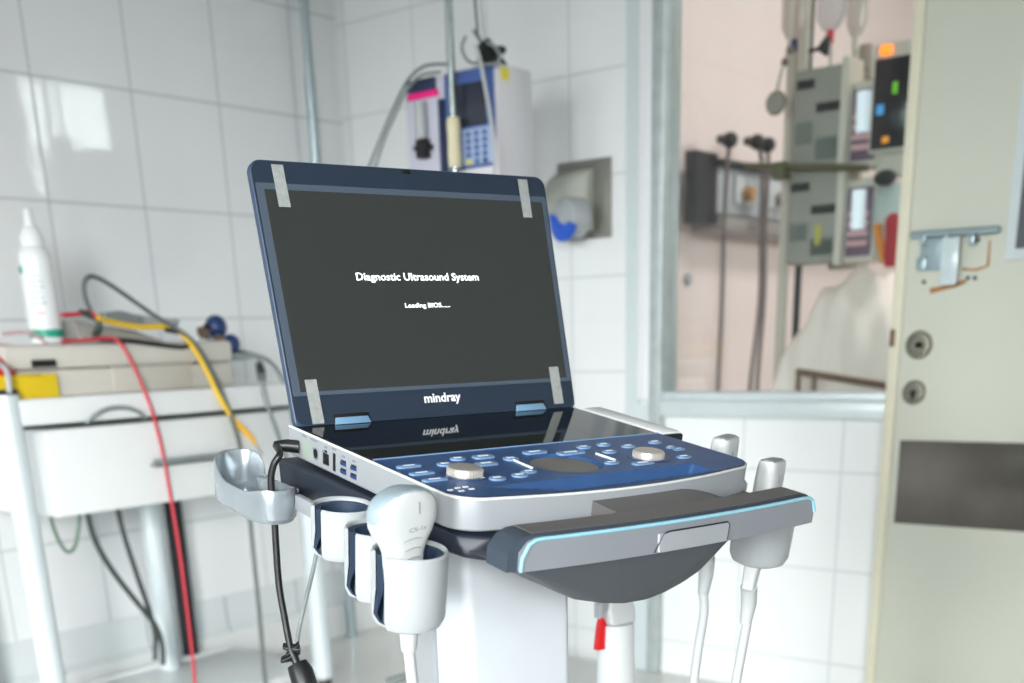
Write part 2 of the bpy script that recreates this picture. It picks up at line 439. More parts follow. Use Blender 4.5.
# sliding bolt
a = dq(914, 232); b2 = dq(1001, 238)
bo = obj('bolt', MB().tube([(a.x, DY-.016, a.z-.008), (b2.x, DY-.016, a.z-.010)], .0085, 14, smooth=False), 'bolt_steel', door)
p0, p1 = dq(922, 236), dq(950, 270)
obj('bolt_plate', B((p0.x, DY-.004, p1.z), (p1.x+.006, DY, p0.z+.010), .001), 'bolt_steel', bo)
p0, p1 = dq(947, 238), dq(961, 285)
obj('bolt_handle', B((p0.x, DY-.03, p1.z), (p1.x-.002, DY-.022, p0.z), .004, ), 'frost', bo)
s1 = MB(); 
for q in ((926, 240), (949, 240), (975, 240)):
    c = dq(*q); s1.box((c.x-.006, DY-.026, c.z-.012), (c.x+.006, DY, c.z+.012), .002)
obj('bolt_staple', s1, 'bolt_steel', bo)
p0, p1 = dq(920, 262), dq(926, 268)
obj('bolt_knuckle', B((p0.x-.006, DY-.012, p1.z-.006), (p1.x+.004, DY, p0.z+.01), .003), 'bolt_steel', bo)
for i, pts in enumerate(([(930, 291), (952, 286), (966, 281)], [(962, 269), (975, 270), (988, 266), (990, 240)])):
    m = MB()
    for (u, v), (u2, v2) in zip(pts, pts[1:]):
        A_, B_ = dq(u, v), dq(u2, v2); d = (B_-A_).normalized(); nrm = V((-d.z, 0, d.x))*(.006 if i == 0 else .003)
        m.hull([A_+nrm+V((0, -.0008, 0)), A_-nrm+V((0, -.0008, 0)), B_+nrm*.7+V((0, -.0008, 0)), B_-nrm*.7+V((0, -.0008, 0)), A_+nrm, A_-nrm, B_+nrm*.7, B_-nrm*.7])
    obj('rust_stain', m, 'rust', door, smooth=False)
for q in ((924, 282), (968, 278), (975, 278), (978, 240)):
    c = dq(*q); obj('screw_hole', MB().cyl((c.x, DY-.001, c.z), (c.x, DY+.002, c.z), .005, seg=12), 'dark_hole', door)
for (px, py, r) in ((919, 345, .033), (914, 392.5, .029)):
    c = dq(px, py); q = frame(V((c.x, DY, c.z)), V((1, 0, 0)), ZUP, V((0, -1, 0)))
    e = obj('lock_rosette', MB(q).lathe([(r, 0), (r, .004), (r*.9, .008), (r*.62, .009), (r*.58, .007), (.001, .007)], 32), 'lock_steel', door)
    kh = MB(q); kh.lathe([(.008, .005), (.008, .0085)], 16); kh.box((-.004, -.016, .005), (.004, 0, .0085)) if r < .03 else kh.box((-.002, -.006, .005), (.012, .006, .0085))
    obj('keyhole', kh, 'dark_hole', e)
c = dq(895, 338)
obj('latch_strip', B((dx0-.02, DY-.012, c.z-.02), (dx0-.008, DY-.006, c.z+.02), .002), mat('latch_brown', '#6a4c34', .5), door)

# ================================================================== THINGS ON THE BACK WALL
# recessed steel dispenser
a, b2 = at_y(558, 164, 0), at_y(612, 237, 0)
t = thing('soap_dispenser', 'square grey steel wall dispenser with a blue cap on the white tiles', 'dispenser', ((a.x+b2.x)/2, 0, b2.z))
dm = MB(); x0, x1, z0, z1 = a.x, b2.x, b2.z, a.z
dm.box((x0, -.006, z0), (x1, -.0005, z1), .002)
obj('back_plate', dm, 'steel_plate', t)
fx0, fx1 = x0-.07, x1-.075
hm = MB().hull([(x0+.005, -.006, z1-.022), (x1-.055, -.006, z1-.022), (x0+.005, -.006, z0+.02), (x1-.055, -.006, z0+.02),
                (x0+.01, -.07, z1-.05), (x1-.06, -.035, z1-.035), (x0+.005, -.10, z0+.10), (x1-.06, -.05, z0+.08), (x0+.01, -.05, z0+.035), (x1-.095, -.05, z0+.03)], .004)
obj('hood', hm, 'recess_grey', t)
cx, cz = at_y(568, 215, -.1).x, at_y(568, 215, -.1).z
q = frame(V((cx+.0, -.085, cz-.006)), V((.94, -.34, 0)), V((0, 0, 1)), V((-.34, -.94, 0)))
obj('nozzle_drum', MB(q).lathe([(.054, -.03), (.054, .02), (.050, .026), (.03, .028)], 28), 'white_plastic', t)
bc = MB(q); N_ = 14
ring = []
for k in range(N_+1):
    th = PI*.93+k/N_*PI*.95; ring.append((th, .058, .026+.016*math.sin(PI*k/N_)))
o_ = [((.064)*math.cos(th), (.064)*math.sin(th)) for th, _, _ in ring] + [((.064-d*1.15)*math.cos(th), (.064-d*1.15)*math.sin(th)) for th, _, d in ring[::-1]]
bc.prism(o_, .02, .034, .003)
obj('blue_cap', bc, 'blue_cap', t)

# vertical pipe near the corner
pa, pb = at_x(299.5, 20, .03), at_x(310, 100, .03)
py_ = (pa.y+pb.y)/2
t = thing('conduit_pipe', 'thin galvanised pipe running up the left wall beside the corner', 'pipe', (.045, py_, FL))
obj('upper_tube', MB().cyl((.045, py_, at_x(305, 82, .03).z), (.045, py_, ZC), .0125), 'galvanised', t)
obj('lower_tube', MB().cyl((.045, py_, FL), (.045, py_, at_x(305, 82, .03).z+.02), .0155), 'galvanised', t)
for z in (.6, 1.9):
    obj('clip', B((0, py_-.025, z-.01), (.062, py_+.025, z+.01), .004), 'galvanised', t)

# IV stand with two infusion pumps
PY = -.5
pc = at_y(452.5, 100, PY)
t = thing('iv_stand', 'steel infusion pole with cream tape wound on it in front of the two pumps', 'stand', (pc.x, PY, FL))
obj('pole', MB().cyl((pc.x, PY, FL+.08), (pc.x, PY, 2.25), .0095), 'pole_steel', t)
obj('pole_sleeve', MB().cyl((pc.x, PY, FL+.08), (pc.x, PY, 1.0), .0135), 'pole_steel', t)
zt0, zt1 = at_y(452, 168, PY).z, at_y(452, 118, PY).z
obj('tape_wrap', MB(Matrix.Translation((pc.x, PY, zt0))).lathe([(.0165, 0), (.018, .03), (.0165, .07), (.0185, .1), (.016, zt1-zt0)], 18), 'masking_tape', t)
for k in range(5):
    an = k*2*PI/5+.3; e = (pc.x+.27*math.cos(an), PY+.27*math.sin(an))
    obj('foot', MB().tube([(pc.x, PY, FL+.1), (pc.x+.13*math.cos(an), PY+.13*math.sin(an), FL+.085), (*e, FL+.06)], .012), 'pole_steel', t)
    obj('caster', MB().cyl((e[0]-.01, e[1], FL+.026), (e[0]+.01, e[1], FL+.026), .026), 'cable_dark', t)
obj('hook_bar', MB().tube([(pc.x-.1, PY, 2.22), (pc.x, PY, 2.25), (pc.x+.1, PY, 2.22)], .005), 'pole_steel', t)
fy = PY+.03
a, b2 = at_y(456, 62, fy), at_y(499, 172, fy)
xr = b2.x; zb = at_y(490, 190, fy).z; zt = at_y(490, 62, fy).z; xl = at_y(445, 100, fy).x
yb = fy + .155
t = thing('infusion_pump', 'white infusion pump with dark screen and blue keypad behind the steel pole', 'pump', ((xl+xr)/2, (fy+yb)/2, zb))
obj('housing', B((xl, fy, zb), (xr, yb, zt), .012), 'pump_white', t)
fx = lambda px: at_y(px, 100, fy).x
fz = lambda py: at_y(476, py, fy).z
obj('front_panel', B((fx(446), fy-.006, fz(168)), (fx(495), fy+.002, fz(68)), .004), 'pump_blue', t)
obj('screen', B((fx(457), fy-.009, fz(126)), (fx(488), fy-.004, fz(82)), .002), 'pump_screen', t)
kp = obj('keypad', B((fx(458), fy-.009, fz(165)), (fx(495), fy-.004, fz(128)), .002), 'pump_keys', t)
for r in range(5):
    for c in range(4):
        x = fx(461+c*8.3); z = fz(134+r*7)
        obj('key', B((x-.007, fy-.012, z-.006), (x+.007, fy-.008, z+.006), .002), 'label_yellow' if (r == 4 and c == 1) else ('pump_navy' if (r == 4 and c == 3) else 'pump_blue'), kp)
obj('warning_sticker', B((xr-.012, fy+.02, fz(73)-.02), (xr+.002, fy+.05, fz(73)+.008)), 'label_yellow', t)
obj('pole_clamp', B((pc.x-.025, PY-.012, zb+.008), (pc.x+.025, fy+.002, zb+.03), .004), 'pump_navy', t)
# syringe pump on the left
xl2, xr2 = at_y(405, 120, fy).x, xl-.004
zt2 = at_y(425, 78, fy).z
t = thing('syringe_pump', 'grey syringe pump with a pink stripe at left of the steel pole', 'pump', ((xl2+xr2)/2, fy+.05, zb))
obj('housing', B((xl2, fy, zb), (xr2, fy+.12, zt2), .01), 'pump_body', t)
f2 = lambda px: at_y(px, 120, fy).x
g2 = lambda py: at_y(422, py, fy).z
obj('top_panel', B((f2(411), fy-.007, g2(92)), (f2(438), fy+.002, g2(79)), .003), 'pump_navy', t)
obj('pink_stripe', B((f2(410), fy-.006, g2(99)), (f2(440), fy+.001, g2(92.5))), 'magenta', t)
obj('syringe', MB().cyl((f2(424), fy-.012, g2(150)), (f2(424), fy-.012, g2(103)), .018), 'white_plastic', t)
obj('plunger_clamp', MB().box((f2(421), fy-.03, g2(160)), (f2(430), fy, g2(140)), .004).box((f2(418), fy-.028, g2(152)), (f2(433), fy, g2(146)), .004), 'port_black', t)
obj('side_rail', B((f2(440), fy-.008, zb), (f2(445.5), fy+.002, g2(103)), .002), 'pump_navy', t)
# black pole clamp on top of the pumps, thin leads going up
cz = zt
c0 = at_y(478, 48, fy)
t = thing('pole_clamp', 'black screw clamp lying on top of the white infusion pump', 'clamp', (c0.x, fy+.05, cz))
obj('clamp_body', MB().hull([(c0.x-.025, fy+.02, cz), (c0.x+.035, fy+.02, cz), (c0.x-.02, fy+.09, cz), (c0.x+.03, fy+.09, cz), (c0.x-.03, fy+.03, cz+.05), (c0.x+.01, fy+.03, cz+.065), (c0.x-.02, fy+.08, cz+.06)], .004), 'port_black', t)
obj('clamp_screw', MB().cyl((c0.x, fy+.05, cz+.04), (c0.x+.05, fy+.04, cz+.03), .009), 'port_black', t)
obj('clamp_lever', MB().cyl((c0.x-.02, fy+.05, cz+.05), (c0.x-.05, fy+.045, cz+.09), .005), 'cable_grey', t)
def lead(name, pts, Y, r, m, label, cat='cable', group=None, plane='y'):
    P = [(at_y(x, y, Y) if plane == 'y' else at_x(x, y, Y)) for x, y in pts]
    o = obj(name, MB().tube(P, r), m); tag(o, label, cat, group); return o
lead('infusion_line', [(450, 64), (425, 66), (408, 80), (395, 105), (384, 130), (370, 165), (352, 210)], fy-.01, .0045, 'cable_grey', 'outer grey line looping down to the left of the pink striped pump')
lead('infusion_line', [(440, 72), (420, 76), (406, 92), (395, 115), (385, 138), (376, 165), (366, 200)], fy-.025, .004, 'cable_grey', 'inner grey line curving just beside the pink striped pump')
lead('infusion_line', [(475, 44), (480, 60), (485, 85), (491, 120), (495, 150), (494, 178)], fy-.03, .0048, 'cable_white', 'pale line hanging across the dark screen of the white pump')
lead('infusion_line', [(487, 42), (496, 48), (500, 58), (494, 64), (470, 62), (462, 48), (466, 36)], fy-.02, .004, 'cable_grey', 'grey line coiled around the black clamp on the pump')
lead('suspension_wire', [(473, -40), (475, 0), (478, 36)], fy+.04, .003, 'cable_dark', 'dark thin wire dropping to the black clamp')
lead('suspension_wire', [(480, -40), (481, 0), (484, 38)], fy+.04, .004, 'cable_white', 'white thin wire dropping to the black clamp')

# ================================================================== THE NEXT ROOM, seen through the window
X2 = .6
struct(obj('wall_far_left', B((X2-.1, .1, FL), (X2, 4.3, ZC)), TP))
struct(obj('wall_far_back', B((X2-.1, 4.2, FL), (XR, 4.3, ZC)), 'pink_wall'))
wf = MB()
wf.box((XR-.1, .1, FL), (XR, 4.2, 1.9)); wf.box((XR-.1, .1, 2.75), (XR, 4.2, ZC)); wf.box((XR-.1, .1, 1.9), (XR, 1.0, 2.75)); wf.box((XR-.1, 3.2, 1.9), (XR, 4.2, 2.75))
struct(obj('wall_far_right', wf, 'pink_wall'))
window('window_5', (XR-.08, 1.0, 1.9), (XR-.02, 3.2, 2.75), 'X')
# bed-head rail on that wall
a = at_x(716, 160, X2+.10); b2 = at_x(716, 222, X2+.10); c = at_x(800, 230, X2+.1)
ye = a.y; z0, z1 = b2.z, a.z
t = thing('bedhead_panel', 'white bed-head socket panel with a black end plate on the far pink wall', 'panel', (X2, ye+.4, z0))
obj('panel_body', B((X2, ye, z0+.03), (X2+.10, ye+1.5, z1), .006), 'white_plastic', t)
ep = at_x(696, 140, X2+.10); eq = at_x(696, 226, X2+.10)
obj('end_plate', B((X2+.06, at_x(696, 184, X2+.11).y, z0-.01), (X2+.11, ye, z1+.02), .004), 'black_metal', t)
obj('lower_rail', B((X2, ye, z0-.03), (X2+.13, ye+1.5, z0+.02), .006), 'rail_grey', t)
obj('upper_rail', B((X2+.10, ye, z1-.02), (X2+.125, ye+1.5, z1+.005), .004), 'black_metal', t)
for k in range(4):
    y = ye+.14+k*.28
    s_ = obj('socket', B((X2+.10, y, z0+.07), (X2+.112, y+.15, z1-.04), .004), mat('socket_grey', '#bcbfc0', .5), t)
    obj('valve', MB().cyl((X2+.11, y+.07, (z0+z1)/2), (X2+.15, y+.07, (z0+z1)/2), .025), mat('valve_ochre', '#b98a5a', .5) if k == 0 else 'rail_grey', s_)
for k, (px, pts) in enumerate(((726, [(730, 140), (727, 170), (724, 230), (722, 300), (718, 390), (716, 470)]), (755, [(757, 142), (762, 165), (761, 230), (760, 300), (750, 390), (746, 470)]), (770, [(768, 145), (768, 170), (765, 230), (764, 300), (757, 390), (755, 470)]))):
    P = [at_x(x, y, X2+.17) for x, y in pts]
    t = thing('hanging_hose', ('leftmost dark hose hanging from a black plug on the bed-head panel', 'middle dark hose hanging from a black plug on the bed-head panel', 'rightmost dark hose hanging down beside the grey pump rack')[k], 'hose', P[-1])
    obj('hose', MB().tube(P, .009 if k else .008), mat('hose_brown', '#6f625f', .5), t)
    obj('plug', MB().ball((0, 0, 0), .05, (.6, .6, .55), m=Matrix.Translation(P[0])).cyl(P[0], P[0]+V((-.07, .05, .015)), .016), 'black_metal', t)
wd = at_x(691, 279, X2+.02)
tag(obj('wall_button', MB(frame(wd-V((.02, 0, 0)), V((0, 1, 0)), ZUP, V((1, 0, 0)))).lathe([(.022, 0), (.022, .012), (.016, .018)], 20), 'white_plastic'), 'small round white button on the far pink wall', 'button')

Y2 = .75
def n2(px, py, dy=0): return at_y(px, py, Y2+dy)
pp = n2(783, 300, .05)
t = thing('pump_pole', 'pale steel pole carrying the two grey pump racks behind the window', 'stand', (pp.x, Y2+.12, FL))
for k, px in enumerate((782, 797)):
    x = n2(px, 300, .12).x
    obj('upright', MB().cyl((x, Y2+.12, FL+.05), (x, Y2+.12, 2.0), .018 if k == 0 else .012), 'station_cream' if k == 0 else 'black_metal', t)
obj('base', MB(Matrix.Translation((pp.x, Y2+.12, FL))).lathe([(.26, 0), (.26, .03), (.05, .06), (.03, .08)], 32), 'rail_grey', t)
x = n2(806, 50, .12).x
obj('upper_mast', MB().cyl((x, Y2+.12, 1.5), (x, Y2+.12, 2.1), .02), 'station_cream', t)
def rack(label, x0, y0, x1, y1, ylab):
    a, b2 = n2(x0, y0), n2(x1, y1); z0 = b2.z; z1 = a.z
    t = thing('pump_rack', label, 'pump', ((a.x+b2.x)/2, Y2+.1, z0))
    obj('housing', B((a.x, Y2, z0), (b2.x, Y2+.1, z1), .008), 'station_grey', t)
    obj('side_frame', B((b2.x-.004, Y2-.012, z0-.01), (b2.x+.02, Y2+.1, z1+.015), .004), 'station_cream', t)
    w, h = b2.x-a.x, z1-z0
    obj('title_strip', B((a.x+.01, Y2-.004, z1-.055), (a.x+w*.42, Y2, z1-.03)), 'black_metal', t)
    obj('title_strip', B((a.x+w*.48, Y2-.004, z1-.125), (a.x+w*.96, Y2, z1-.10)), 'black_metal', t)
    for k in range(5):
        z = z1-.16-k*(h-.22)/5
        obj('legend_line', B((a.x+.012, Y2-.003, z), (a.x+w*.42, Y2, z+.012)), 'station_dark', t)
        obj('legend_line', B((a.x+w*.5, Y2-.003, z-.05), (a.x+w*.94, Y2, z-.035)), 'station_dark', t)
    obj('yellow_label', B((a.x+w*.58, Y2-.004, z0+h*.2), (a.x+w*.70, Y2, z0+h*.42)), mat('dull_yellow', '#b3ac4e', .5), t) if ylab else None
    return t
rack('upper grey pump rack on the pole behind the window', 795, 71, 839, 166, False)
rack('lower grey pump rack with a yellow label behind the window', 789, 174, 835, 262, True)
cl = n2(786, 170)
tag(obj('rack_crossbar', MB().cyl(n2(745, 166, -.03), n2(868, 168, -.03), .010).box((cl.x-.02, Y2-.06, cl.z-.03), (cl.x+.02, Y2+.002, cl.z+.02), .004), mat('bar_olive', '#55532f', .5)), 'dark bar crossing between the upper and lower grey pump racks', 'bar')
def display(label, x0, y0, x1, y1):
    a, b2 = n2(x0, y0, .02), n2(x1, y1, .02)
    t = thing('syringe_module', label, 'pump', ((a.x+b2.x)/2, Y2+.05, b2.z))
    obj('housing', B((a.x, Y2+.02, b2.z), (b2.x, Y2+.12, a.z), .012), 'station_cream', t)
    w, h = b2.x-a.x, a.z-b2.z
    obj('panel', B((a.x+w*.15, Y2+.012, b2.z+.02), (b2.x-w*.1, Y2+.022, a.z-.025), .004), 'purple_panel', t)
    obj('syringe', MB().cyl((a.x+w*.52, Y2+.008, b2.z+h*.4), (a.x+w*.5, Y2+.008, b2.z+h*.86), .022), 'panel_glow', t)
    for k in range(4): obj('key_row', B((a.x+w*.2, Y2+.008, b2.z+.05+k*.028), (b2.x-w*.2, Y2+.014, b2.z+.065+k*.028)), 'pale_pink', t)
display('upper narrow syringe pump with purple keypad beside the lit monitor', 850, 82, 878, 166)
display('lower narrow syringe pump with purple keypad beside the red cloth', 845, 180, 873, 262)
bk = MB(); a, b2 = n2(838, 75, .13), n2(852, 268, .13); bk.box((a.x, Y2+.13, b2.z), (b2.x, Y2+.17, a.z), .004)
tag(obj('rack_board', bk, mat('board_olive', '#8d8c72', .6)), 'olive mounting board between the grey racks and the purple syringe pumps', 'board')
obj_cs = n2(838, 52, .15)
t_ = obj('cream_module', B((n2(852, 45, .15).x, Y2+.15, n2(852, 82, .15).z), (n2(873, 45, .15).x, Y2+.25, n2(852, 45, .15).z), .01), mat('module_taupe', '#ab9d93', .5)); tag(t_, 'taupe module box standing above the upper syringe pump', 'module')
# monitor
a, b2 = n2(873, 44, .0), n2(912, 150, .0)
t = thing('patient_monitor', 'patient monitor with orange alarm lamp next to the door edge', 'monitor', ((a.x+b2.x)/2, Y2+.05, b2.z))
obj('case', B((a.x, Y2+.0, b2.z), (b2.x+.05, Y2+.14, a.z), .015), 'station_cream', t)
sA, sB = n2(876, 60), n2(908, 146)
obj('screen', B((sA.x, Y2-.006, sB.z), (sB.x, Y2+.002, sA.z), .003), 'ecg_black', t)
def spot(nm, px, py, w, h, m): 
    c = n2(px, py); obj(nm, B((c.x-w, Y2-.009, c.z-h), (c.x+w, Y2-.005, c.z+h), .003), m, t)
spot('green_reading', 896, 88, .008, .016, 'led_green'); spot('blue_reading', 881, 110, .012, .014, 'led_blue'); spot('amber_reading', 886, 140, .011, .009, 'led_amber')
c = n2(888, 50); obj('alarm_lamp', B((c.x-.022, Y2-.014, c.z-.014), (c.x+.016, Y2+.04, c.z+.014), .006), 'led_orange', t)
obj('bracket', B((a.x+.02, Y2+.03, b2.z-.06), (b2.x-.02, Y2+.1, b2.z+.01), .005), 'station_cream', t)
# round paddle
c = n2(776, 103)
t = thing('round_paddle', 'round grey paddle hanging left of the upper pump rack', 'paddle', c)
obj('disc', MB(frame(c, V((1, 0, 0)), ZUP, V((0, -1, 0)))).lathe([(.001, -.012), (.03, -.012), (.036, 0), (.03, .012), (.001, .012)], 28), mat('paddle_grey', '#9a968b', .5), t)
obj('stem', MB().tube([c+V((0, 0, .03)), n2(782, 70), n2(785, 62), n2(790, 35), n2(792, -30)], .006), 'station_cream', t)
obj('joint', MB().ball(n2(785, 62), .012).ball(n2(790, 50), .012), mat('joint_brown', '#7d6862', .5), t)
# infusion bags at the top
for k, (px, py, w, m) in enumerate(((795, 12, .045, 'bag_clear'), (832, 2, .05, 'soft_clear'), (858, 8, .035, 'bag_clear'))):
    c = n2(px, py, .1)
    t = thing('infusion_bag', ('leftmost pinkish infusion bag hanging above the pump racks', 'middle clear infusion bag hanging above the pump racks', 'rightmost pinkish infusion bag hanging above the monitor')[k], 'bag', c-V((0, 0, .1)))
    rings = [[(c.x+w*sx*math.cos(a_), c.y+w*.35*sx*math.sin(a_), c.z+z) for a_ in [2*PI*i/16 for i in range(16)]] for z, sx in ((-.085, .12), (-.07, .6), (-.04, 1), (.12, 1), (.16, .8), (.165, .5))]
    obj('pouch', MB().loft(rings), m, t)
    obj('drip_tube', MB().tube([c+V((0, 0, -.08)), c+V((.006, 0, -.16)), c+V((-.004, .01, -.30))], .006), 'station_cream', t)
    obj('port', MB().cyl(c+V((0, 0, -.11)), c+V((0, 0, -.075)), .012), ('bulb_blue', 'red_plastic', 'station_cream')[k], t)
c = n2(825, 47)
tag(obj('clamp_knob', MB().hull([c+V((-.03, 0, .0)), c+V((.012, .02, .03)), c+V((.012, 0, -.03)), c+V((.012, -.02, .03)), c+V((-.03, .02, -.006))], .003).cyl(c+V((-.06, .02, 0)), c, .006), 'black_metal'), 'black wing knob clamped on the mast above the upper rack', 'knob')
c = n2(885, 178, -.02)
tag(obj('black_cap', MB().ball(c, .035, (1, .8, .65)), 'black_metal'), 'rounded black cap under the lit patient monitor', 'cap')
c0, c1 = n2(876, 185, .05), n2(902, 258, .05)
tg = MB().loft([[(c0.x+(c1.x-c0.x)*(.5+.5*sx*math.cos(a_)), c0.y+.05*sx*math.sin(a_), c1.z+(c0.z-c1.z)*zz) for a_ in [2*PI*i/16 for i in range(16)]] for zz, sx in ((0, .5), (.15, .9), (.5, 1), (.8, .95), (1, .5))])
tag(obj('drain_bag', tg, film('pale_teal_film', '#c3d3d0', .8)), 'pale greenish collecting bag hanging under the monitor', 'bag')
c0, c1 = n2(877, 224, -.03), n2(885, 262, -.03)
tag(obj('orange_strap', MB().tube([c0, (c0+c1)/2+V((-.004, 0, 0)), c1], .013), mat('strap_orange', '#e08a2c', .6)), 'orange strap hanging left of the red cloth', 'strap')
c0 = n2(892, 235, -.04)
tag(obj('red_cloth', MB().loft([[(c0.x+.022*sx*math.cos(a_), c0.y+.02*sx*math.sin(a_), c0.z+z) for a_ in [2*PI*i/12 for i in range(12)]] for z, sx in ((-.09, .7), (-.05, 1), (0, .9), (.045, 1.1), (.06, .5))]), 'red_cloth'), 'dark red cloth hanging against the door edge', 'cloth')
# bed and covered patient shape
hb = n2(800, 392, .12)
bx0, bx1 = n2(786, 380, -.3).x, n2(786, 380, -.3).x+1.0
t = thing('hospital_bed', 'brown framed hospital bed under the white draped sheet', 'bed', ((bx0+bx1)/2, Y2+.15, FL))
obj('mattress', B((bx0+.08, Y2-.28, .52), (bx1+.6, Y2+.42, .66), .03), 'mattress', t)
obj('frame', B((bx0+.05, Y2-.3, .44), (bx1+.62, Y2+.44, .52), .01), 'bed_brown', t)
for x in (bx0+.1, bx1+.55):
    for y in (Y2-.26, Y2+.4): obj('leg', MB().cyl((x, y, FL), (x, y, .46), .022), 'rail_grey', t)
hd = MB()
for px in (797, 813): 
    x = n2(px, 380, -.3).x; hd.cyl((x, Y2-.29, .44), (x, Y2-.29, .76), .009)
hd.cyl((n2(795, 380, -.3).x, Y2-.29, .76), (n2(900, 392, -.3).x, Y2-.29, .71), .010)
obj('side_guard', hd, 'bed_brown', t)
prof = [(798, 392), (800, 375), (806, 345), (818, 312), (836, 284), (852, 271), (872, 266), (890, 274), (906, 292), (925, 315), (950, 345)]
xb = n2(798, 392, -.05).x; rings = []
cs = [n2(x, y, .05) for x, y in prof]
ztop = lambda x: next((p.z+(q.z-p.z)*(x-p.x)/(q.x-p.x) for p, q in zip(cs, cs[1:]) if p.x <= x <= q.x), cs[-1].z)
xs = [cs[0].x+(cs[-1].x-cs[0].x)*i/40 for i in range(41)]
for i, x in enumerate(xs):
    r = []
    H = max(.012, ztop(x)-.66)
    for k in range(25):
        th = PI*k/24; fold = 1+.03*math.sin(9*th+i*.45)+.02*math.sin(i*.9)
        r.append((x, Y2+.07-math.cos(th)*.27*fold*(.75+.25*min(1, H/.2)), .655+H*fold*math.sin(th)**.8 if 0 < k < 24 else .655))
    rings.append(r)
tag(obj('draped_sheet', MB().loft(rings), 'sheet', ang=1.2), 'white sheet draped over a rounded hump on the hospital bed', 'sheet')

# ================================================================== INSTRUMENT TROLLEY by the left wall
DX = .5
def dk(px, py, X=DX): return at_x(px, py, X)
yL = dk(20, 430).y; yRt = dk(318, 560).y
t = thing('instrument_trolley', 'white enamel trolley with a wide drawer against the left tiled wall', 'trolley', (.28, (yL+yRt)/2, FL))
obj('table_top', B((.06, yL+.01, .724), (DX, yRt+.0, .783), .006), 'enamel_white', t)
obj('top_rim', B((DX-.02, yL+.012, .716), (DX-.002, yRt, .724)), 'cable_dark', t)
yd0, yd1 = dk(46, 430).y, yRt-.05
d = obj('drawer', B((.10, yd0, .508), (DX-.003, yd1, .712), .006), 'enamel_white', t)
h0, h1 = dk(150, 462), dk(236, 457)
obj('handle', MB().box((DX-.003, h0.y, h0.z-.012), (DX+.018, h1.y, h0.z-.006), .002).box((DX+.012, h0.y, h0.z-.012), (DX+.018, h1.y, h0.z+.006), .002), 'cable_grey', d)
for k, (X, y) in enumerate(((DX-.03, yL-.005), (DX-.03, yRt+.01), (.09, dk(160, 590, .09).y), (.09, yL+.02))):
    top = .795 if k in (0, 3) else .76
    lg = obj('leg', MB().cyl((X, y, -.085), (X, y, top), .030 if k < 2 else .030), 'tube_blue_white', t)
    obj('leg_cap', MB().cyl((X, y, top), (X, y, top+.012), .031, .027), 'cable_black', lg)
    w_ = obj('caster', MB().cyl((X, y-.010, FL+.022), (X, y+.010, FL+.022), .022), 'cable_dark', lg)
    obj('caster_fork', MB().box((X-.02, y-.016, FL+.022), (X+.02, y+.016, -.075), .005), 'rail_grey', lg)
ysb = dk(183, 590, .09)
obj('edge_strip', B((.075, ysb.y-.020, -.02), (.105, ysb.y+.020, .70)), 'port_black', t)
obj('lower_shelf', B((.06, yL+.03, -.075), (DX-.03, yRt-.0, -.045), .005), 'enamel_white', t)
obj('shelf_lip', B((.055, yL+.03, -.045), (.068, yRt, -.03), .003), 'enamel_white', t)
# ECG machine
ex = DX-.05
y0, y1 = at_x(8, 372, ex).y, at_x(234, 372, ex).y; zt = at_x(150, 342, ex).z
t = thing('ecg_machine', 'beige electrocardiograph lying on the white trolley under its leads', 'machine', (.28, (y0+y1)/2, .783))
obj('lower_case', B((.10, y0, .783), (ex, y1, .783+(zt-.783)*.52), .008), 'beige_plastic', t)
obj('upper_case', B((.09, y0-.002, .783+(zt-.783)*.53), (ex+.004, y1+.003, zt), .014), 'beige_plastic', t)
p0, p1 = at_x(112, 368, ex), at_x(193, 388, ex)
obj('paper_door', B((ex-.004, p0.y, p1.z), (ex+.003, p1.y, p0.z), .002), mat('beige_panel', '#bfbbb2', .5), t)
obj('door_slot', B((ex-.003, p0.y-.004, p0.z), (ex+.0035, p1.y+.006, p0.z+.006)), 'beige_dark', t)
obj('socket', B((ex-.0, y0+.06, .852), (ex+.012, y0+.12, .868), .002), 'port_black', t)
ZT = zt
# things on it
q = at_x(48, 344, .36); hgt = at_x(32, 209, .36).z-ZT; lean = (at_x(32, 209, .36).y-at_x(47, 344, .36).y)
Mb = Matrix.Translation((.36, q.y, ZT)) @ Matrix.Shear('XY', 4, (0, 0)) @ Matrix.Rotation(0, 4, 'X')
t = thing('gel_bottle', 'tall white squeeze bottle with a teal band standing on the beige machine', 'bottle', (.36, q.y, ZT))
R_ = .039
obj('body', MB(Mb).lathe([(.030, 0), (R_*.97, .004), (R_, .012), (R_, hgt*.62), (R_*.94, hgt*.68), (R_*.72, hgt*.725), (R_*.68, hgt*.73)], 36), 'bottle_white', t)
obj('collar', MB(Mb).lathe([(R_*.74, hgt*.73), (R_*.72, hgt*.80), (R_*.5, hgt*.86), (R_*.36, hgt*.87)], 28), 'bottle_white', t)
obj('nozzle', MB(Mb).lathe([(R_*.36, hgt*.865), (R_*.26, hgt*.99), (R_*.2, hgt)], 20), 'bottle_white', t)
obj('teal_band', MB(Mb).lathe([(R_+.0006, hgt*.055), (R_+.0006, hgt*.115)], 36, cap=False), 'teal', t)
lb = MB(Mb)
def arc_patch(mb, r, a0, a1, z0, z1, n=8):
    i = [[(r*math.cos(a0+(a1-a0)*k/n), r*math.sin(a0+(a1-a0)*k/n), z) for k in range(n+1)] for z in (z0, z1)]
    mb.loft(i, cap=False, closed=False)
va = math.atan2(EYE.y-q.y, EYE.x-.36)
for k in range(6): arc_patch(lb, R_+.0008, va-.5, va+.3-.1*(k % 3), hgt*(.30+.04*k), hgt*(.318+.04*k))
obj('label_print', lb, 'bottle_print', t)
lp = MB(Mb); arc_patch(lp, R_+.0008, va-.4, va+.1, hgt*.225, hgt*.245); obj('pink_print', lp, 'pale_pink', t)
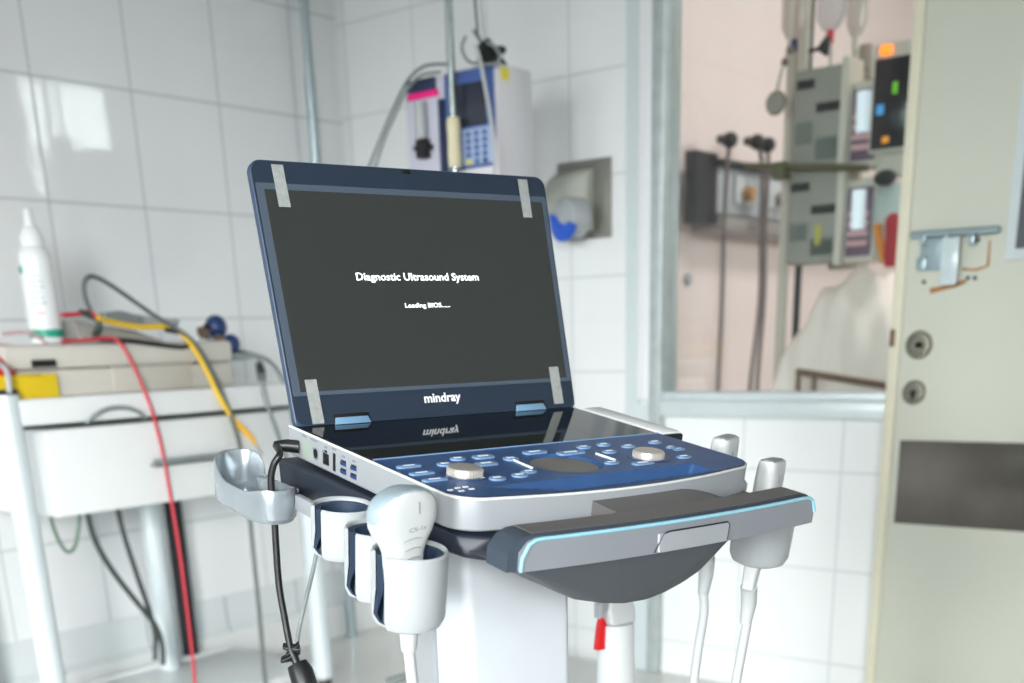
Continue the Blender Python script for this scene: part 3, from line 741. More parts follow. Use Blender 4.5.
lp = MB(Mb); arc_patch(lp, R_+.0008, va-1.4, va-.95, hgt*.53, hgt*.585); obj('teal_print', lp, 'teal', t)

yx = DX-.035
p0, p1 = at_x(0, 372, yx), at_x(61, 398, yx)
t = thing('yellow_box', 'flat yellow box at the left front edge of the trolley top', 'box', (yx-.05, p1.y-.1, .783))
zt_ = at_x(40, 374, yx).z
obj('body', B((ex+.006, p0.y-.14, .783), (yx, p1.y, zt_), .004), 'box_yellow', t)
obj('lid_notch', B((yx-.02, at_x(20, 380, yx).y, zt_-.004), (yx+.0005, at_x(42, 380, yx).y, zt_+.001), .001), mat('ochre', '#b99a10', .5), t)
p = at_x(9, 372, yx+.01)
t = thing('red_cone', 'red plastic cone with a white tube at the left edge of the trolley', 'holder', (yx-.02, p.y, zt_))
obj('cone', MB().hull([(yx-.02, p.y-.06, zt_), (yx-.02, p.y+.028, zt_), (yx, p.y-.06, zt_), (yx, p.y+.026, zt_), (yx-.01, p.y-.03, zt_+.07), (yx-.004, p.y-.05, zt_+.07)], .003), 'red_plastic', t)
obj('white_tube', MB().tube([at_x(-8, 362, DX), at_x(3, 366, DX), at_x(8, 376, DX), at_x(9.5, 393, DX)], .0065), 'white_plastic', t)
tb = MB().tube([at_x(2, 334, .4), at_x(30, 333, .4), at_x(45, 345, .4), at_x(20, 347, .4), at_x(-5, 344, .4)], .005)
tag(obj('clear_tube', tb, film('rosy_film', '#d9b4b8', .6)), 'thin clear tubing with a rosy tint lying beside the teal banded bottle', 'tube')

# leads on the trolley
def dl(name, pts, r, m, label, X=.46, cat='cable', group=None):
    P = [at_x(p[0], p[1], p[2] if len(p) > 2 else X) for p in pts]
    o = obj(name, MB().tube(P, r), m); tag(o, label, cat, group); return o
FX = DX+.015
dl('ecg_cable', [(98, 320, .40), (90, 310, .4), (84, 292, .4), (86, 279, .4), (95, 277, .4), (112, 286, .41), (135, 302, .42), (158, 318, .44), (178, 330, .46), (196, 345, .47), (212, 372, .48), (225, 400, FX), (236, 432, FX), (243, 465, FX), (249, 510, FX), (254, 560, FX), (260, 620, FX), (268, 720, FX)], .006, mat('cable_slate', '#596060', .45), 'slate grey cable looping up over the machine and down the trolley front')
yc = thing('ecg_lead', 'yellow lead running over the beige machine and down past the drawer', 'cable', at_x(225, 400, FX))
obj('wire', MB().tube([at_x(*p) for p in ((98, 318, .42), (115, 323, .42), (140, 327, .43), (165, 327, .44), (182, 334, .46), (196, 352, .47), (209, 376, .49), (222, 402, FX), (234, 420, FX), (240, 428, FX))], .0068), 'cable_yellow', yc)
obj('plug', MB().tube([at_x(236, 422, FX), at_x(248, 434, FX), at_x(256, 444, FX)], [.007, .008, .004]), 'amber', yc)
obj('pin', MB().tube([at_x(255, 443, FX), at_x(262, 455, FX)], .0025, smooth=False), 'rail_grey', yc)
dl('ecg_lead', [(62, 341, .46), (85, 340, .46), (108, 338, .46), (118, 341, .47), (128, 355, .48), (140, 380, .49), (150, 405, FX), (158, 432, FX), (165, 465, FX), (172, 505, FX), (180, 555, FX), (187, 610, FX), (194, 670, FX), (197, 720, FX)], .0042, 'cable_red', 'long red lead hanging in front of the white drawer')
dl('ecg_lead', [(62, 315, .40), (78, 314, .4), (90, 312, .4), (97, 318, .41)], .0055, 'cable_red', 'short red lead lying behind the teal banded bottle')
dl('ecg_lead', [(100, 339, .455), (130, 341, .455), (160, 345, .455), (184, 347, .455), (190, 341, .455), (180, 333, .455), (165, 330, .45)], .006, 'cable_black', 'black lead looped along the top edge of the beige machine')
dl('ecg_lead', [(80, 312, .40), (96, 318, .40), (98, 328, .40), (94, 336, .40)], .008, 'cable_dark', 'dark knotted lead end beside the grey connector block')
c0, c1 = at_x(100, 313, .38), at_x(140, 322, .38)
t = thing('cable_connector', 'flat grey cable connector block on top of the beige machine', 'connector', (.38, (c0.y+c1.y)/2, c1.z))
obj('shell', MB().hull([(.37, c0.y, c0.z), (.37, c0.y, c0.z-.02), (.40, c0.y, c0.z), (.40, c0.y, c0.z-.02), (.37, c1.y, c1.z+.012), (.37, c1.y, c1.z-.008), (.40, c1.y, c1.z+.012), (.40, c1.y, c1.z-.008), (.385, (c0.y+c1.y)/2, c0.z+.006)], .003), mat('slate_plastic', '#7e8788', .45), t)
obj('sleeve', MB().tube([at_x(138, 320, .385), at_x(160, 322, .385), at_x(178, 322, .385)], [.014, .011, .008]), 'white_plastic', t)
# paper or cloth roll beneath the leads
c0, c1 = at_x(66, 328, .34), at_x(152, 338, .34)
rg = MB().hull([(.30, c0.y, ZT), (.40, c0.y, ZT), (.30, c1.y, ZT), (.40, c1.y, ZT), (.31, c0.y, ZT+.058), (.38, c0.y, ZT+.055), (.32, c1.y-.08, ZT+.03), (.38, c1.y-.08, ZT+.03)], .004)
tag(obj('folded_bag', rg, film('smoky_film', '#a8a59f', .92)), 'folded smoky plastic bag under the leads on the beige machine', 'bag')
for k, (px, py, r) in enumerate(((216, 327, .030), (231, 344, .025))):
    c = at_x(px, py, .36+.06*k)
    t = thing('suction_bulb', ('larger navy suction bulb perched on the right end of the beige machine', 'smaller navy suction bulb hanging off the right end of the beige machine')[k], 'suction bulb', c-V((0, 0, r)))
    obj('bulb', MB().ball(c, r, (1, 1, 1.05)), 'bulb_blue', t)
    n_ = c+(V((0, -.045, -.012)) if k == 0 else V((0, -.035, .012)))
    obj('metal_cup', MB().tube([c, n_, n_+V((0, -.008, -.002))], [.009, .011, .017]), 'brass', t)
    obj('neck', MB().cyl(c+V((0, -r*.8, 0)), c+V((0, -r*1.25, -.004)), .011), 'port_black', t)
dl('ecg_lead', [(205, 336, .34), (222, 348, .34), (236, 351, .36), (254, 355, .4), (270, 362, .44), (282, 378, .47), (292, 400, .5), (300, 430, .52), (306, 470, .52)], .006, 'cable_grey', 'outer grey lead curving from the navy bulbs towards the screen')
t = thing('ecg_plug_lead', 'inner grey lead with a black plug hanging right of the beige machine', 'cable', at_x(262, 380, .47))
obj('lead', MB().tube([at_x(*p) for p in ((228, 356, .42), (244, 357, .44), (256, 357, .46), (260, 366, .47), (263, 385, .5), (269, 410, FX), (278, 436, FX), (290, 470, FX), (300, 500, FX))], .006), 'cable_grey', t)
obj('plug', MB().tube([at_x(259, 363, .475), at_x(261, 371, .475), at_x(262, 380, .49)], [.010, .012, .009]), 'port_black', t)
obj('tip', MB().tube([at_x(231, 356, .42), at_x(247, 357, .45)], [.013, .007], smooth=False), 'cable_grey', t)
dl('loose_wire', [(86, 424, FX-.01), (98, 413, FX), (112, 408, FX), (128, 408, FX), (140, 413, FX), (146, 419, FX-.01)], .005, 'cable_grey', 'short grey wire arching over the drawer front')
dl('loose_wire', [(44, 470, .44), (47, 500, .42), (55, 532, .4), (66, 551, .4), (74, 548, .4), (78, 533, .4), (80, 512, .4)], .005, 'cable_green', 'greenish wire looping below the left end of the drawer')
dl('loose_wire', [(87, 510, .3), (95, 540, .3), (112, 570, .28), (135, 600, .26), (155, 625, .24), (162, 645, .24), (163, 665, .24)], .008, 'cable_dark', 'dark wire bowing from under the drawer to the lower shelf')
dl('loose_wire', [(117, 505, .26), (124, 535, .26), (137, 575, .25), (149, 610, .24), (155, 635, .24), (155, 660, .24)], .0075, 'cable_dark', 'straighter dark wire right of the bowed one under the drawer')

# ================================================================== ULTRASOUND CART
root = MCV(.18, -.1, FL)
cart = thing('ultrasound_cart', 'white wheeled cart with dark grey front handle carrying the open ultrasound machine', 'cart', m=root)
def cpart(name, mb, m, parent=None, **k): return obj(name, mb, m, parent or cart, **k)
# platform below the machine
pf = MB(MC).hull([(-.012, .02, -.034), (.377, .02, -.034), (-.008, .02, -.078), (.37, .02, -.078), (.006, -.285, -.034), (.377, -.285, -.034), (.008, -.295, -.052), (.37, -.295, -.052), (.03, -.305, -.034), (.33, -.305, -.034), (.03, -.305, -.056), (.33, -.305, -.056)], .003)
cpart('platform', pf, 'platform_black')
cpart('platform_pad', MB(MC).prism(rrect(.012, -.28, .355, 0, .02), -.036, -.0302), 'port_black')
cpart('screw', MB(MC).cyl((-.0105, -.022, -.058), (-.0125, -.022, -.058), .0028, seg=12), 'port_metal')
# handle: a shallow curved bar in front
def hB(w): return -.385+.012*((w-.17)/.2)**2
ws = [-.035+i*(.405)/44 for i in range(45)]
def bar(nm, off0, off1, n0, n1, m, w0=-.035, w1=.37, round_=.012, par=None, capr=True):
    r = []
    W_ = [w0+(w1-w0)*i/48 for i in range(49)]
    for w in W_:
        e = min(w-w0, w1-w); k = 1 if e >= round_ else math.sqrt(max(.0, 1-((round_-e)/round_)**2))
        k = max(k, .25) if capr else 1
        cn = n0+(n1-n0)*.5; hh = (n1-n0)*.5
        top = n1-(1-k)*round_*.9; bot = n0
        b0, b1 = hB(w)+off0, hB(w)+off1
        r.append([(w, b0, bot), (w, b1, bot), (w, b1, top), (w, b0, top)])
    return cpart(nm, MB(MC).loft(r), m, par)
grip = bar('handle_grip', .001, .030, -.040, -.0105, 'dark_plastic', -.004, .370, .022)
cpart('grip_top', MB(MC).loft([[(w, hB(w)+.004, -.0112), (w, hB(w)+.029, -.0112), (w, hB(w)+.029, -.0098), (w, hB(w)+.004, -.0098)] for w in [.020+i*(.328)/40 for i in range(41)]]), 'handle_top', grip)
hf = bar('handle_front', -.004, .003, -.0395, -.0128, 'handle_silver', .006, .366, .017)
r = []
for i in range(61):
    w = .006+(.360)*i/60
    e = min(w-.006, .366-w); k = 1 if e >= .017 else math.sqrt(max(0, 1-((.017-e)/.017)**2)); k = max(k, .0)
    top = -.0128-(1-k)*.017*.9
    r.append((w, hB(w)-.0043, max(top, -.0375)))
r = [(.0055, hB(.006)-.0043, -.039)]+r
cpart('accent_line', MB(MC).tube(r, .0016, 8, smooth=False), 'cyan_line', grip)
lat = []
for i in range(17):
    w = .148+.088*i/16
    lat.append([(w+.003 if i == 0 else w, hB(w)-.0052, -.0385), (w, hB(w)-.003, -.0385), (w, hB(w)-.003, -.0215), (w, hB(w)-.0052, -.0215)])
cpart('latch', MB(MC).loft(lat), mat('latch_silver', '#b0b4bb', .35, .35), grip)
gl = [(.236, hB(.236)-.0048, -.038), (.236, hB(.236)-.0048, -.0235), (.233, hB(.233)-.0048, -.0208), (.20, hB(.20)-.0048, -.0207), (.16, hB(.16)-.0048, -.0207), (.153, hB(.153)-.0048, -.0225), (.145, hB(.145)-.0048, -.0385)]
cpart('latch_gap', MB(MC).tube(gl, .0007, 6, smooth=False), 'port_black', grip)
# neck joining handle and platform
nk = MB(MC)
r = []
for i in range(25):
    w = .130+(.352-.130)*i/24
    back = -.318+.10*max(0, (w-.18)/.19)**2*.5
    tb_ = -.0085-.018*max(0, min(1, (w-.24)/.07))**1.4
    bB = -.318+.03*abs((w-.18)/.18)**3-.0015
    r.append([(w, bB, -.05), (w, hB(w)+.02, -.045), (w, hB(w)+.02, -.012), (w, hB(w)+.034, -.0105 if tb_ > -.0105 else tb_), (w, bB, tb_)])
nk.loft(r); cpart('handle_neck', nk, 'handle_top')
bw = MB(MC).hull([(.012, -.374, -.041), (.115, -.380, -.041), (.252, -.379, -.041), (.28, -.30, -.045), (.28, -.2, -.06), (.03, -.2, -.06), (.008, -.32, -.043),
                  (.108, -.332, -.094), (.14, -.336, -.1015), (.167, -.337, -.1055), (.195, -.336, -.1065), (.220, -.334, -.1035), (.240, -.336, -.096), (.253, -.345, -.083), (.25, -.2, -.10), (.12, -.2, -.10)], .002)
cpart('handle_bowl', bw, 'bowl_grey', ang=.22)
# column and base
def cv(w, b, z): p = CO+CW*w+CH*b; return V((p.x, p.y, z))
UP = frame(V((CO.x, CO.y, 0)), CW, CH, ZUP)
CFR = -.20
def onfront(px, py): v = hit(px, py, CO+CH*CFR, CH)-CO; return v.dot(CW)
CL, CRt = onfront(468, 640), onfront(572, 640)
def onleft(px, py): v = hit(px, py, CO+CW*CL, CW)-CO; return v.dot(CH)
CBK, CM1, CM2 = onleft(417, 640), onleft(437, 640), onleft(441, 640)
cm = MB(UP); cm.prism(rrect(CL, CFR, CRt, CBK, .010), FL+.10, CO.z-.06); cpart('column', cm, 'column_white')
cpart('column_fin', MB(UP).box((CL-.005, CBK+.012, FL+.14), (CL+.002, CM1, CO.z-.10), .002), 'silver_plastic')

cpart('column_head', MB(MC).hull([(.08, -.19, -.10), (.19, -.19, -.10), (.08, -.08, -.12), (.19, -.08, -.12), (.07, -.19, -.076), (.20, -.19, -.076), (.07, -.05, -.077), (.20, -.05, -.077)], .004), 'dark_plastic')
cpart('base_deck', MB(UP).prism(rrect(-.02, -.28, .60, .20, .06), FL+.10, FL+.165, .012), 'column_white')
for (w, b) in ((0, -.26), (.53, -.26), (0, .14), (.53, .14)):
    p = cv(w, b, 0); cs_ = cpart('caster', MB().cyl(p+V((0, 0, FL+.05))-CW*.012, p+V((0, 0, FL+.05))+CW*.012, .05), 'cable_dark')
    cpart('fork', MB(UP).box((w-.022, b-.03, FL+.05), (w+.022, b+.03, FL+.105), .006), 'silver_plastic', cs_)
# probe cups
def cup(w, b, ntop, h, R, slot, mir=1, lean=0):
    q = MC @ Matrix.Translation((w, b, ntop))
    hw = slot
    a0 = PI+hw if mir > 0 else hw
    n = 34; th = [a0+(2*PI-2*hw)*k/n for k in range(n+1)]
    def shell(ro, ri, ztop, zs, inset=0):
        rings = []
        for a_ in th:
            c, s_ = math.cos(a_), math.sin(a_); rr = []
            for r_, z in zs: rr.append((r_*c, r_*s_, z))
            rings.append(rr)
        return rings
    # section of wall: outside down, round the foot, inside up
    zs = [(R-.0015, 0), (R, -.002), (R*.985, -h*.55), (R*.97, -h*.82), (R*.86, -h*.93), (R*.62, -h*.985), (R*.36, -h), (R*.36, -h+.004), (R*.62, -h*.985+.004), (R*.83, -h*.92+.003), (R*.93, -h*.8), (R-.004, -.5*h), (R-.0035, -.001)]
    o = cpart('probe_cup', MB(q).loft(shell(R, R, 0, zs), cap=True, closed=True), 'white_plastic')
    zi = [(R-.0042, -.0035), (R-.005, -.5*h), (R*.92, -h*.8), (R*.80, -h*.90), (R*.6, -h*.96), (R*.34, -h*.97), (R*.34, -h*.955), (R*.58, -h*.94), (R*.76, -h*.88), (R*.86, -h*.78), (R-.010, -.5*h), (R-.0095, -.0035)]
    hw_s = hw; hw = hw*.62
    th[:] = [(PI+hw if mir > 0 else hw)+(2*PI-2*hw)*k/n for k in range(n+1)]
    cpart('liner', MB(q).loft(shell(R, R, 0, zi), cap=True, closed=True), 'navy_liner', o)
    return o
CUPS = [(-.0325, -.156, -.036, .051, .030), (-.035, -.224, -.039, .067, .0305), (-.045, -.293, -.038, .070, .033)]
for c in CUPS: cup(*c, .33)
cpart('cup_rail', MB(MC).box((-.008, -.262, -.070), (.004, -.125, -.054), .003), 'platform_black')
for (w, b) in ((.453, -.165), (.445, -.25)): cup(w, b, -.062 if b < -.2 else -.055, .068, .034, .3, -1)
cpart('cup_rail', MB(MC).box((.372, -.28, -.085), (.420, -.13, -.055), .006), 'dark_plastic')
# gel tray hanging at the left
foot = [(-.068, .074), (-.048, .088), (-.022, .085), (-.012, .066), (-.014, .040), (-.022, .020), (-.018, -.01), (-.016, -.040), (-.024, -.066), (-.044, -.080), (-.066, -.078), (-.080, -.062), (-.086, -.035), (-.088, -.005), (-.088, .030), (-.082, .058)]
def spl(P, sub=5):
    o = []; n = len(P)
    for i in range(n):
        p0, p1, p2, p3 = (V(P[(i+j) % n]) for j in (-1, 0, 1, 2))
        for k in range(sub):
            t_ = k/sub; o.append(.5*((2*p1)+(p2-p0)*t_+(2*p0-5*p1+4*p2-p3)*t_*t_+(3*p1-p0-3*p2+p3)*t_**3))
    return o
foot = [((w+.046)*.74-.045, (b-.01)*.80+.006) for w, b in foot]
fo = spl(foot); cx_ = sum((p for p in fo), V((0, 0)))/len(fo)
def rimz(p):
    t_ = (p.y+.066)/.134; base = -.050
    k = max(0, min(1, (t_-.55)/.38)); base += .017*(k*k*(3-2*k))   # high at the rear
    base += .007*max(0, 1-abs(p.y+.062)/.026)               # small lobe at the front
    return base
def ins(p, d): v = (p-cx_); return p-v.normalized()*d
gt = []
for d, zf in ((.016, lambda p: -.080), (.004, lambda p: -.078), (.0, lambda p: -.073), (0, lambda p: rimz(p)-.0015), (.0008, lambda p: rimz(p)), (.0026, lambda p: rimz(p)), (.0034, lambda p: rimz(p)-.0015), (.004, lambda p: -.066), (.010, lambda p: -.070), (.025, lambda p: -.0705)):
    gt.append([(*ins(p, d), zf(p)) for p in fo])
gty = cpart('gel_tray', MB(MC).loft(gt), 'tray_silver')
cpart('tray_post', MB(MC).lathe([(.009, -.0705), (.009, -.052), (.007, -.050), (.002, -.050)], 20, m=MC @ Matrix.Translation((-.030, .012, 0))), 'tray_silver', gty)
cpart('tray_bracket', MB(MC).box((-.034, -.13, -.066), (-.026, -.06, -.050), .002), 'silver_plastic')
cpart('tray_arm', MB(MC).box((-.03, -.02, -.072), (.0, .01, -.066), .002), 'platform_black')
# white flap on the right of the deck
cpart('side_flap', MB(MC).box((.3685, -.150, -.016), (.398, -.01, .0015), .004), 'white_rim')
cpart('flap_end', MB(MC).box((.370, -.156, -.02), (.397, -.150, -.001), .002), 'port_black')
cpart('flap_hinge', MB(MC).box((.366, -.14, -.05), (.374, -.02, -.012), .002), 'platform_black')

# ================================================================== ULTRASOUND MACHINE (laptop form)
um = thing('ultrasound_machine', 'open laptop-style ultrasound machine with blue control deck showing a start-up screen', 'ultrasound machine', m=MC)
def upart(name, mb, m, parent=None, **k): return obj(name, mb, m, parent or um, **k)
def outline(ins=0, rear=.016, fr=0):
    o = [(0+ins, rear), (0+ins, -.10), (0+ins, -.20), (-.0+ins, -.262)]
    for k in range(1, 9):                                   # front-left corner
        a_ = PI+k/8*PI/2*.93; o.append((.034+(.034-ins)*math.cos(a_), -.268+(.034-ins)*math.sin(a_)))
    for k in range(1, 16):                                  # bowed front
        w = .034+(.331-.034)*k/16; o.append((w, -(.3195-ins)+.0175*((w-.1825)/.1485)**2))
    for k in range(1, 9):
        a_ = 1.5*PI+PI/2*.07+k/8*PI/2*.93; o.append((.331+(.034-ins)*math.cos(a_), -.268+(.034-ins)*math.sin(a_)))
    o += [(.365-ins, -.262), (.365-ins, -.20), (.365-ins, -.10), (.365-ins, rear)]
    return o
body = upart('base_shell', MB(MC).loft([[(w, b, n) for w, b in outline(i)] for i, n in ((.004, -.030), (.0015, -.0296), (0, -.028), (0, -.0022), (.0006, -.0010), (.0016, -.0010), (.0019, -.0145))]), 'silver_plastic')
rimr = [(w, b, -.0012) for w, b in outline(.0008)][0:]
upart('rim_line', MB(MC).tube(rimr, .0013, 8, smooth=False), 'white_rim')
upart('touch_panel', MB(MC).prism(rrect(.003, -.1505, .362, .012, .003), -.0015, .0008), 'gloss_black')
# blue control deck with a scooped front
def deckN(w, b):
    n = .0006
    L_, R_2 = .045, .298
    if L_ < w < R_2:
        d = .0105*min(1, (w-L_)/.09)*min(1, (R_2-w)/.006)
        fb = -(.3175)+.0175*((w-.1825)/.1485)**2
        s0 = -.272
        if b < s0:
            t_ = (s0-b)
            n -= d*min(1, t_/.004)*max(0, min(1, (b-fb)/max(1e-4, (s0-.004-fb)))) if t_ > .004 else d*t_/.004
    r = math.hypot(w-.172, (b+.224))
    if r < .037: n -= .0035*min(1, (.037-r)/.003)
    return n
ol = outline(.0016)
def span(b):                                                # left and right limit of the deck at depth b
    xs_ = []
    for (x0, y0), (x1, y1) in zip(ol, ol[1:]):
        if (y0-b)*(y1-b) <= 0 and y0 != y1: xs_.append(x0+(x1-x0)*(b-y0)/(y1-y0))
    return min(xs_), max(xs_)
g = MB(MC); rows = []
def frontb(w):
    return min(-(.3175)+.0175*((w-.1825)/.1485)**2, 0) if .034 < w < .331 else -.268-math.sqrt(max(0, .0324**2-(w-(.034 if w < .1 else .331))**2))
NWc, NBc = 170, 110; cols = []
for i in range(NWc+1):
    w = .0017+(.3633-.0017)*i/NWc; fb = frontb(w)+.0002; cl_ = []
    for j in range(NBc+1):
        b = -.1515+(fb+.1515)*j/NBc; cl_.append((w, b, deckN(w, b)))
    cols.append(cl_)
g.loft(cols, cap=False, closed=False)
upart('control_deck', g, 'blue_deck', ang=.9)
upart('deck_edge', MB(MC).tube([(.002, -.1508, .0008), (.363, -.1508, .0008)], .0009, 6, smooth=False), 'key_blue')
upart('trackpad', MB(MC).lathe([(.0345, -.0032), (.0345, -.0024), (.001, -.0024)], 48, m=MC @ Matrix.Translation((.172, -.224, 0))), 'dish_grey')
for q in ((465, 471), (648.5, 454)):
    w, b = deck(*q, .004); q_ = MC @ Matrix.Translation((w, b, 0)); k = 1.0 if q[0] < 500 else .95
    kb = upart('rotary_knob', MB(q_).lathe([(.0165*k, .0005), (.0165*k, .006), (.0155*k, .0078), (.012*k, .0082), (.001, .0080)], 40), 'knob_metal')
    upart('knob_skirt', MB(q_).lathe([(.0235*k, .0002), (.0235*k, .0013), (.0225*k, .0015), (.017*k, .0010)], 40), mat('skirt_blue', '#1f3c6b', .35), kb)
    kn = MB(q_)
    for i in range(36):
        a_ = 2*PI*i/36; kn.box((-.0004, .0160*k, .0012), (.0004, .0170*k, .0062), m=q_ @ Matrix.Rotation(a_, 4, 'Z'))
    upart('knurling', kn, 'knob_metal', kb)
def btn(px, py, rw, rb, m='key_blue', ang=0, glyph=True):
    w, b = deck(px, py, .002); q_ = MC @ Matrix.Translation((w, b, 0)) @ Matrix.Rotation(ang, 4, 'Z')
    n = 20; pts = [(rw*math.cos(2*PI*k/n), rb*math.sin(2*PI*k/n)) for k in range(n)] if rw/rb < 1.7 else rrect(-rw, -rb, rw, rb, rb*.8)
    o = upart('button', MB(q_).prism(pts, .0, .0022, .0006), m)
    if glyph: upart('button_mark', MB(q_).box((-rw*.45, -rb*.12, .0020), (rw*.45, rb*.35, .0026)), 'key_white', o)
for (px, py, rw, rb) in ((409, 465.5, .013, .0042), (422, 472.5, .013, .0042), (435, 479, .013, .0042)): btn(px, py, rw, rb, ang=0)
for (px, py, rw, rb) in ((445, 463.5, .0085, .0065), (458, 458, .0085, .0065), (483.5, 456, .012, .0065), (486.5, 463, .012, .0065), (497.5, 477.5, .0085, .007), (520, 474.5, .0085, .007), (511, 458, .008, .008), (535, 451.5, .014, .006), (571, 452, .017, .006), (584, 446.5, .0085, .0065), (604, 444, .0085, .0065), (609.5, 451, .0085, .0065), (628.5, 445.5, .0085, .0065), (655, 441.5, .0085, .006), (643, 462.5, .013, .005), (671, 446.5, .006, .004), (679, 448.5, .007, .004), (684, 456, .009, .006), (529, 471, .009, .0055), (612, 462, .009, .0055)): btn(px, py, rw, rb, 'key_blue')
for (a_, b_) in (((513, 461.5), (532, 469.5)), ((596, 455), (615, 461.5))):
    (w0, b0), (w1, b1) = deck(*a_), deck(*b_)
    upart('slider_mark', MB(MC).tube([(w0, b0, .0015), (w1, b1, .0015)], .0012, 6, smooth=False), 'key_white')
for (px, py) in ((450, 491), (457, 489), (461, 492), (465, 488), (471, 490)):
    w, b = deck(px, py); upart('indicator_mark', MB(MC).box((w-.002, b-.001, .0006), (w+.003, b+.0014, .0013)), 'key_white')
w, b = deck(482, 478.5); upart('indicator_mark', MB(MC).prism([(w-.003, b-.003), (w+.003, b-.003), (w, b+.004)], .0006, .0013), 'key_white')
# ports on the left flank
def port(nm, b0, b1, n0, n1, m, bev=.001, x=-.0004, par=None):
    return upart(nm, MB(MC).box((x, b1, n0), (x+.003, b0, n1), bev), m, par)
for (b, n) in ((-.0985, -.0135), (-.0985, -.0215), (-.1185, -.0135), (-.1185, -.0215)):
    p = port('usb_port', b+.0068, b-.0068, n-.0034, n+.0034, 'port_metal', .0006)
    port('usb_tongue', b+.0058, b-.0058, n-.0026, n+.0010, 'usb_blue', .0003, -.0007, p)
    port('usb_slot', b+.004, b-.0058, n+.0010, n+.0026, 'port_black', .0003, -.0007, p)
pr = upart('video_port', MB(MC).box((-.0004, -.083, -.026), (.002, -.077, -.008), .001), 'port_black')
lanp = upart('network_port', MB(MC).box((-.0004, -.070, -.0235), (.002, -.057, -.0115), .001).box((-.0004, -.0665, -.0115), (.002, -.0605, -.009), .0005), 'port_black')
upart('network_port_rim', MB(MC).box((-.0002, -.0712, -.0245), (.002, -.0558, -.0085), .001), 'port_metal', lanp)
q_ = MC @ frame(V((0, -.042, -.017)), V((0, 1, 0)), V((0, 0, 1)), V((-1, 0, 0)))
dc = upart('power_socket', MB(q_).lathe([(.0062, -.001), (.0062, .0004), (.0048, .0005), (.0046, -.001)], 24), 'port_metal')
upart('socket_core', MB(q_).lathe([(.0045, -.001), (.0045, .0003), (.001, .0003)], 20), 'port_black', dc)
for (b, n, l_) in ((-.018, -.0045, .010), (-.038, -.0045, .014), (-.063, -.006, .005), (-.08, -.0045, .008), (-.0985, -.0075, .006), (-.1185, -.0075, .006)):
    upart('port_legend', MB(MC).box((-.0003, b-l_/2, n-.001), (.001, b+l_/2, n+.001)), 'print_grey')
upart('status_sticker', MB(MC).box((-.0003, -.032, -.026), (.001, -.014, -.008)), mat('sticker_pale', '#98a39a', .5))
# lid
LW, LH = .3685, .2585
lid = upart('screen_lid', MB(ML).prism([(x, y) for x, y in rrect(0, 0, LW, LH, [.006, .006, .013, .013], 8)], -.0, .0085, .0018, 3, m=ML @ Matrix.Rotation(PI/2, 4, 'X') @ Matrix.Diagonal((1, 1, -1, 1))), 'navy_shell')
def lbox(w0, l0, w1, l1, t0, t1, bev=0): return MB(ML).box((w0, -t1, l0), (w1, -t0, l1), bev)
def lplate(w0, l0, w1, l1, t0, t1, r=.003):
    return MB().prism(rrect(w0, l0, w1, l1, r), t0, t1, m=ML @ Matrix.Rotation(PI/2, 4, 'X'))
upart('bezel', lplate(.0014, .0014, LW-.0014, LH-.0014, .0001, .0008, .011), 'bezel_navy', lid)
upart('bezel_inner', lplate(.003, .0305, LW-.003, .2362, .0008, .0012, .002), 'bezel_grey', lid)
scr = upart('display', lplate(.0115, .0345, LW-.0095, .2300, .0010, .0016, .001), 'lcd', lid)
TM = lambda w, l, t: ML @ Matrix.Rotation(PI/2, 4, 'X') @ Matrix.Translation((w, l, t))
text('screen_title', 'Diagnostic Ultrasound System', 'lcd_text', TM(.0985, .1437, .0019), scr, w=.1555, h=.0078, off=.012)
text('screen_message', 'Loading BIOS......', 'lcd_text', TM(.1525, .1157, .0019), scr, w=.0575, h=.0047, off=.015)
text('brand_lettering', 'mindray', 'logo_white', TM(.1580, .0162, .0011), lid, w=.0480, h=.0098, off=.028)
upart('camera_notch', lbox(.176, .2525, .186, .2565, .0003, .0014, .0004), 'port_black', lid)
for (w0, w1) in ((.0440, .0868), (.2785, .3215)):
    hc = upart('hinge_recess', lbox(w0, -.001, w1, .0108, .0004, .0016, .0005), 'port_black', lid)
    upart('hinge_cover', MB(ML).hull([(w0+.002, -.0012, .0078), (w1-.002, -.0012, .0078), (w0, -.0050, -.0005), (w1-.001, -.0050, -.0005), (w0+.002, 0, .0078), (w1-.002, 0, .0078), (w0, 0, -.0005), (w1-.001, 0, -.0005)], .0004), mat('hinge_blue', '#7aa0c0', .3, .2), hc)
for (w0, l0, w1, l1, sk_, lab) in ((.0232, .2135, .0360, .2535, .0115, 0), (.3283, .2125, .3415, .2535, .0, 0), (.0178, .002, .0312, .0462, -.0022, 0), (.3345, .005, .3482, .047, -.001, 0)):
    q_ = MB(); dx_ = .0115 if sk_ > .01 else (.0 if sk_ == 0 else .0025)
    t0 = .0022
    pts = [(w0, l1), (w1, l1), (w1+(-.0 if sk_ == 0 else .0008), l0), (w0+(.0006), l0)]
    q_.prism(pts, t0, t0+.0003, m=ML @ Matrix.Rotation(PI/2, 4, 'X'))
    upart('tape_strip', q_, 'adhesive_tape', lid, smooth=False)

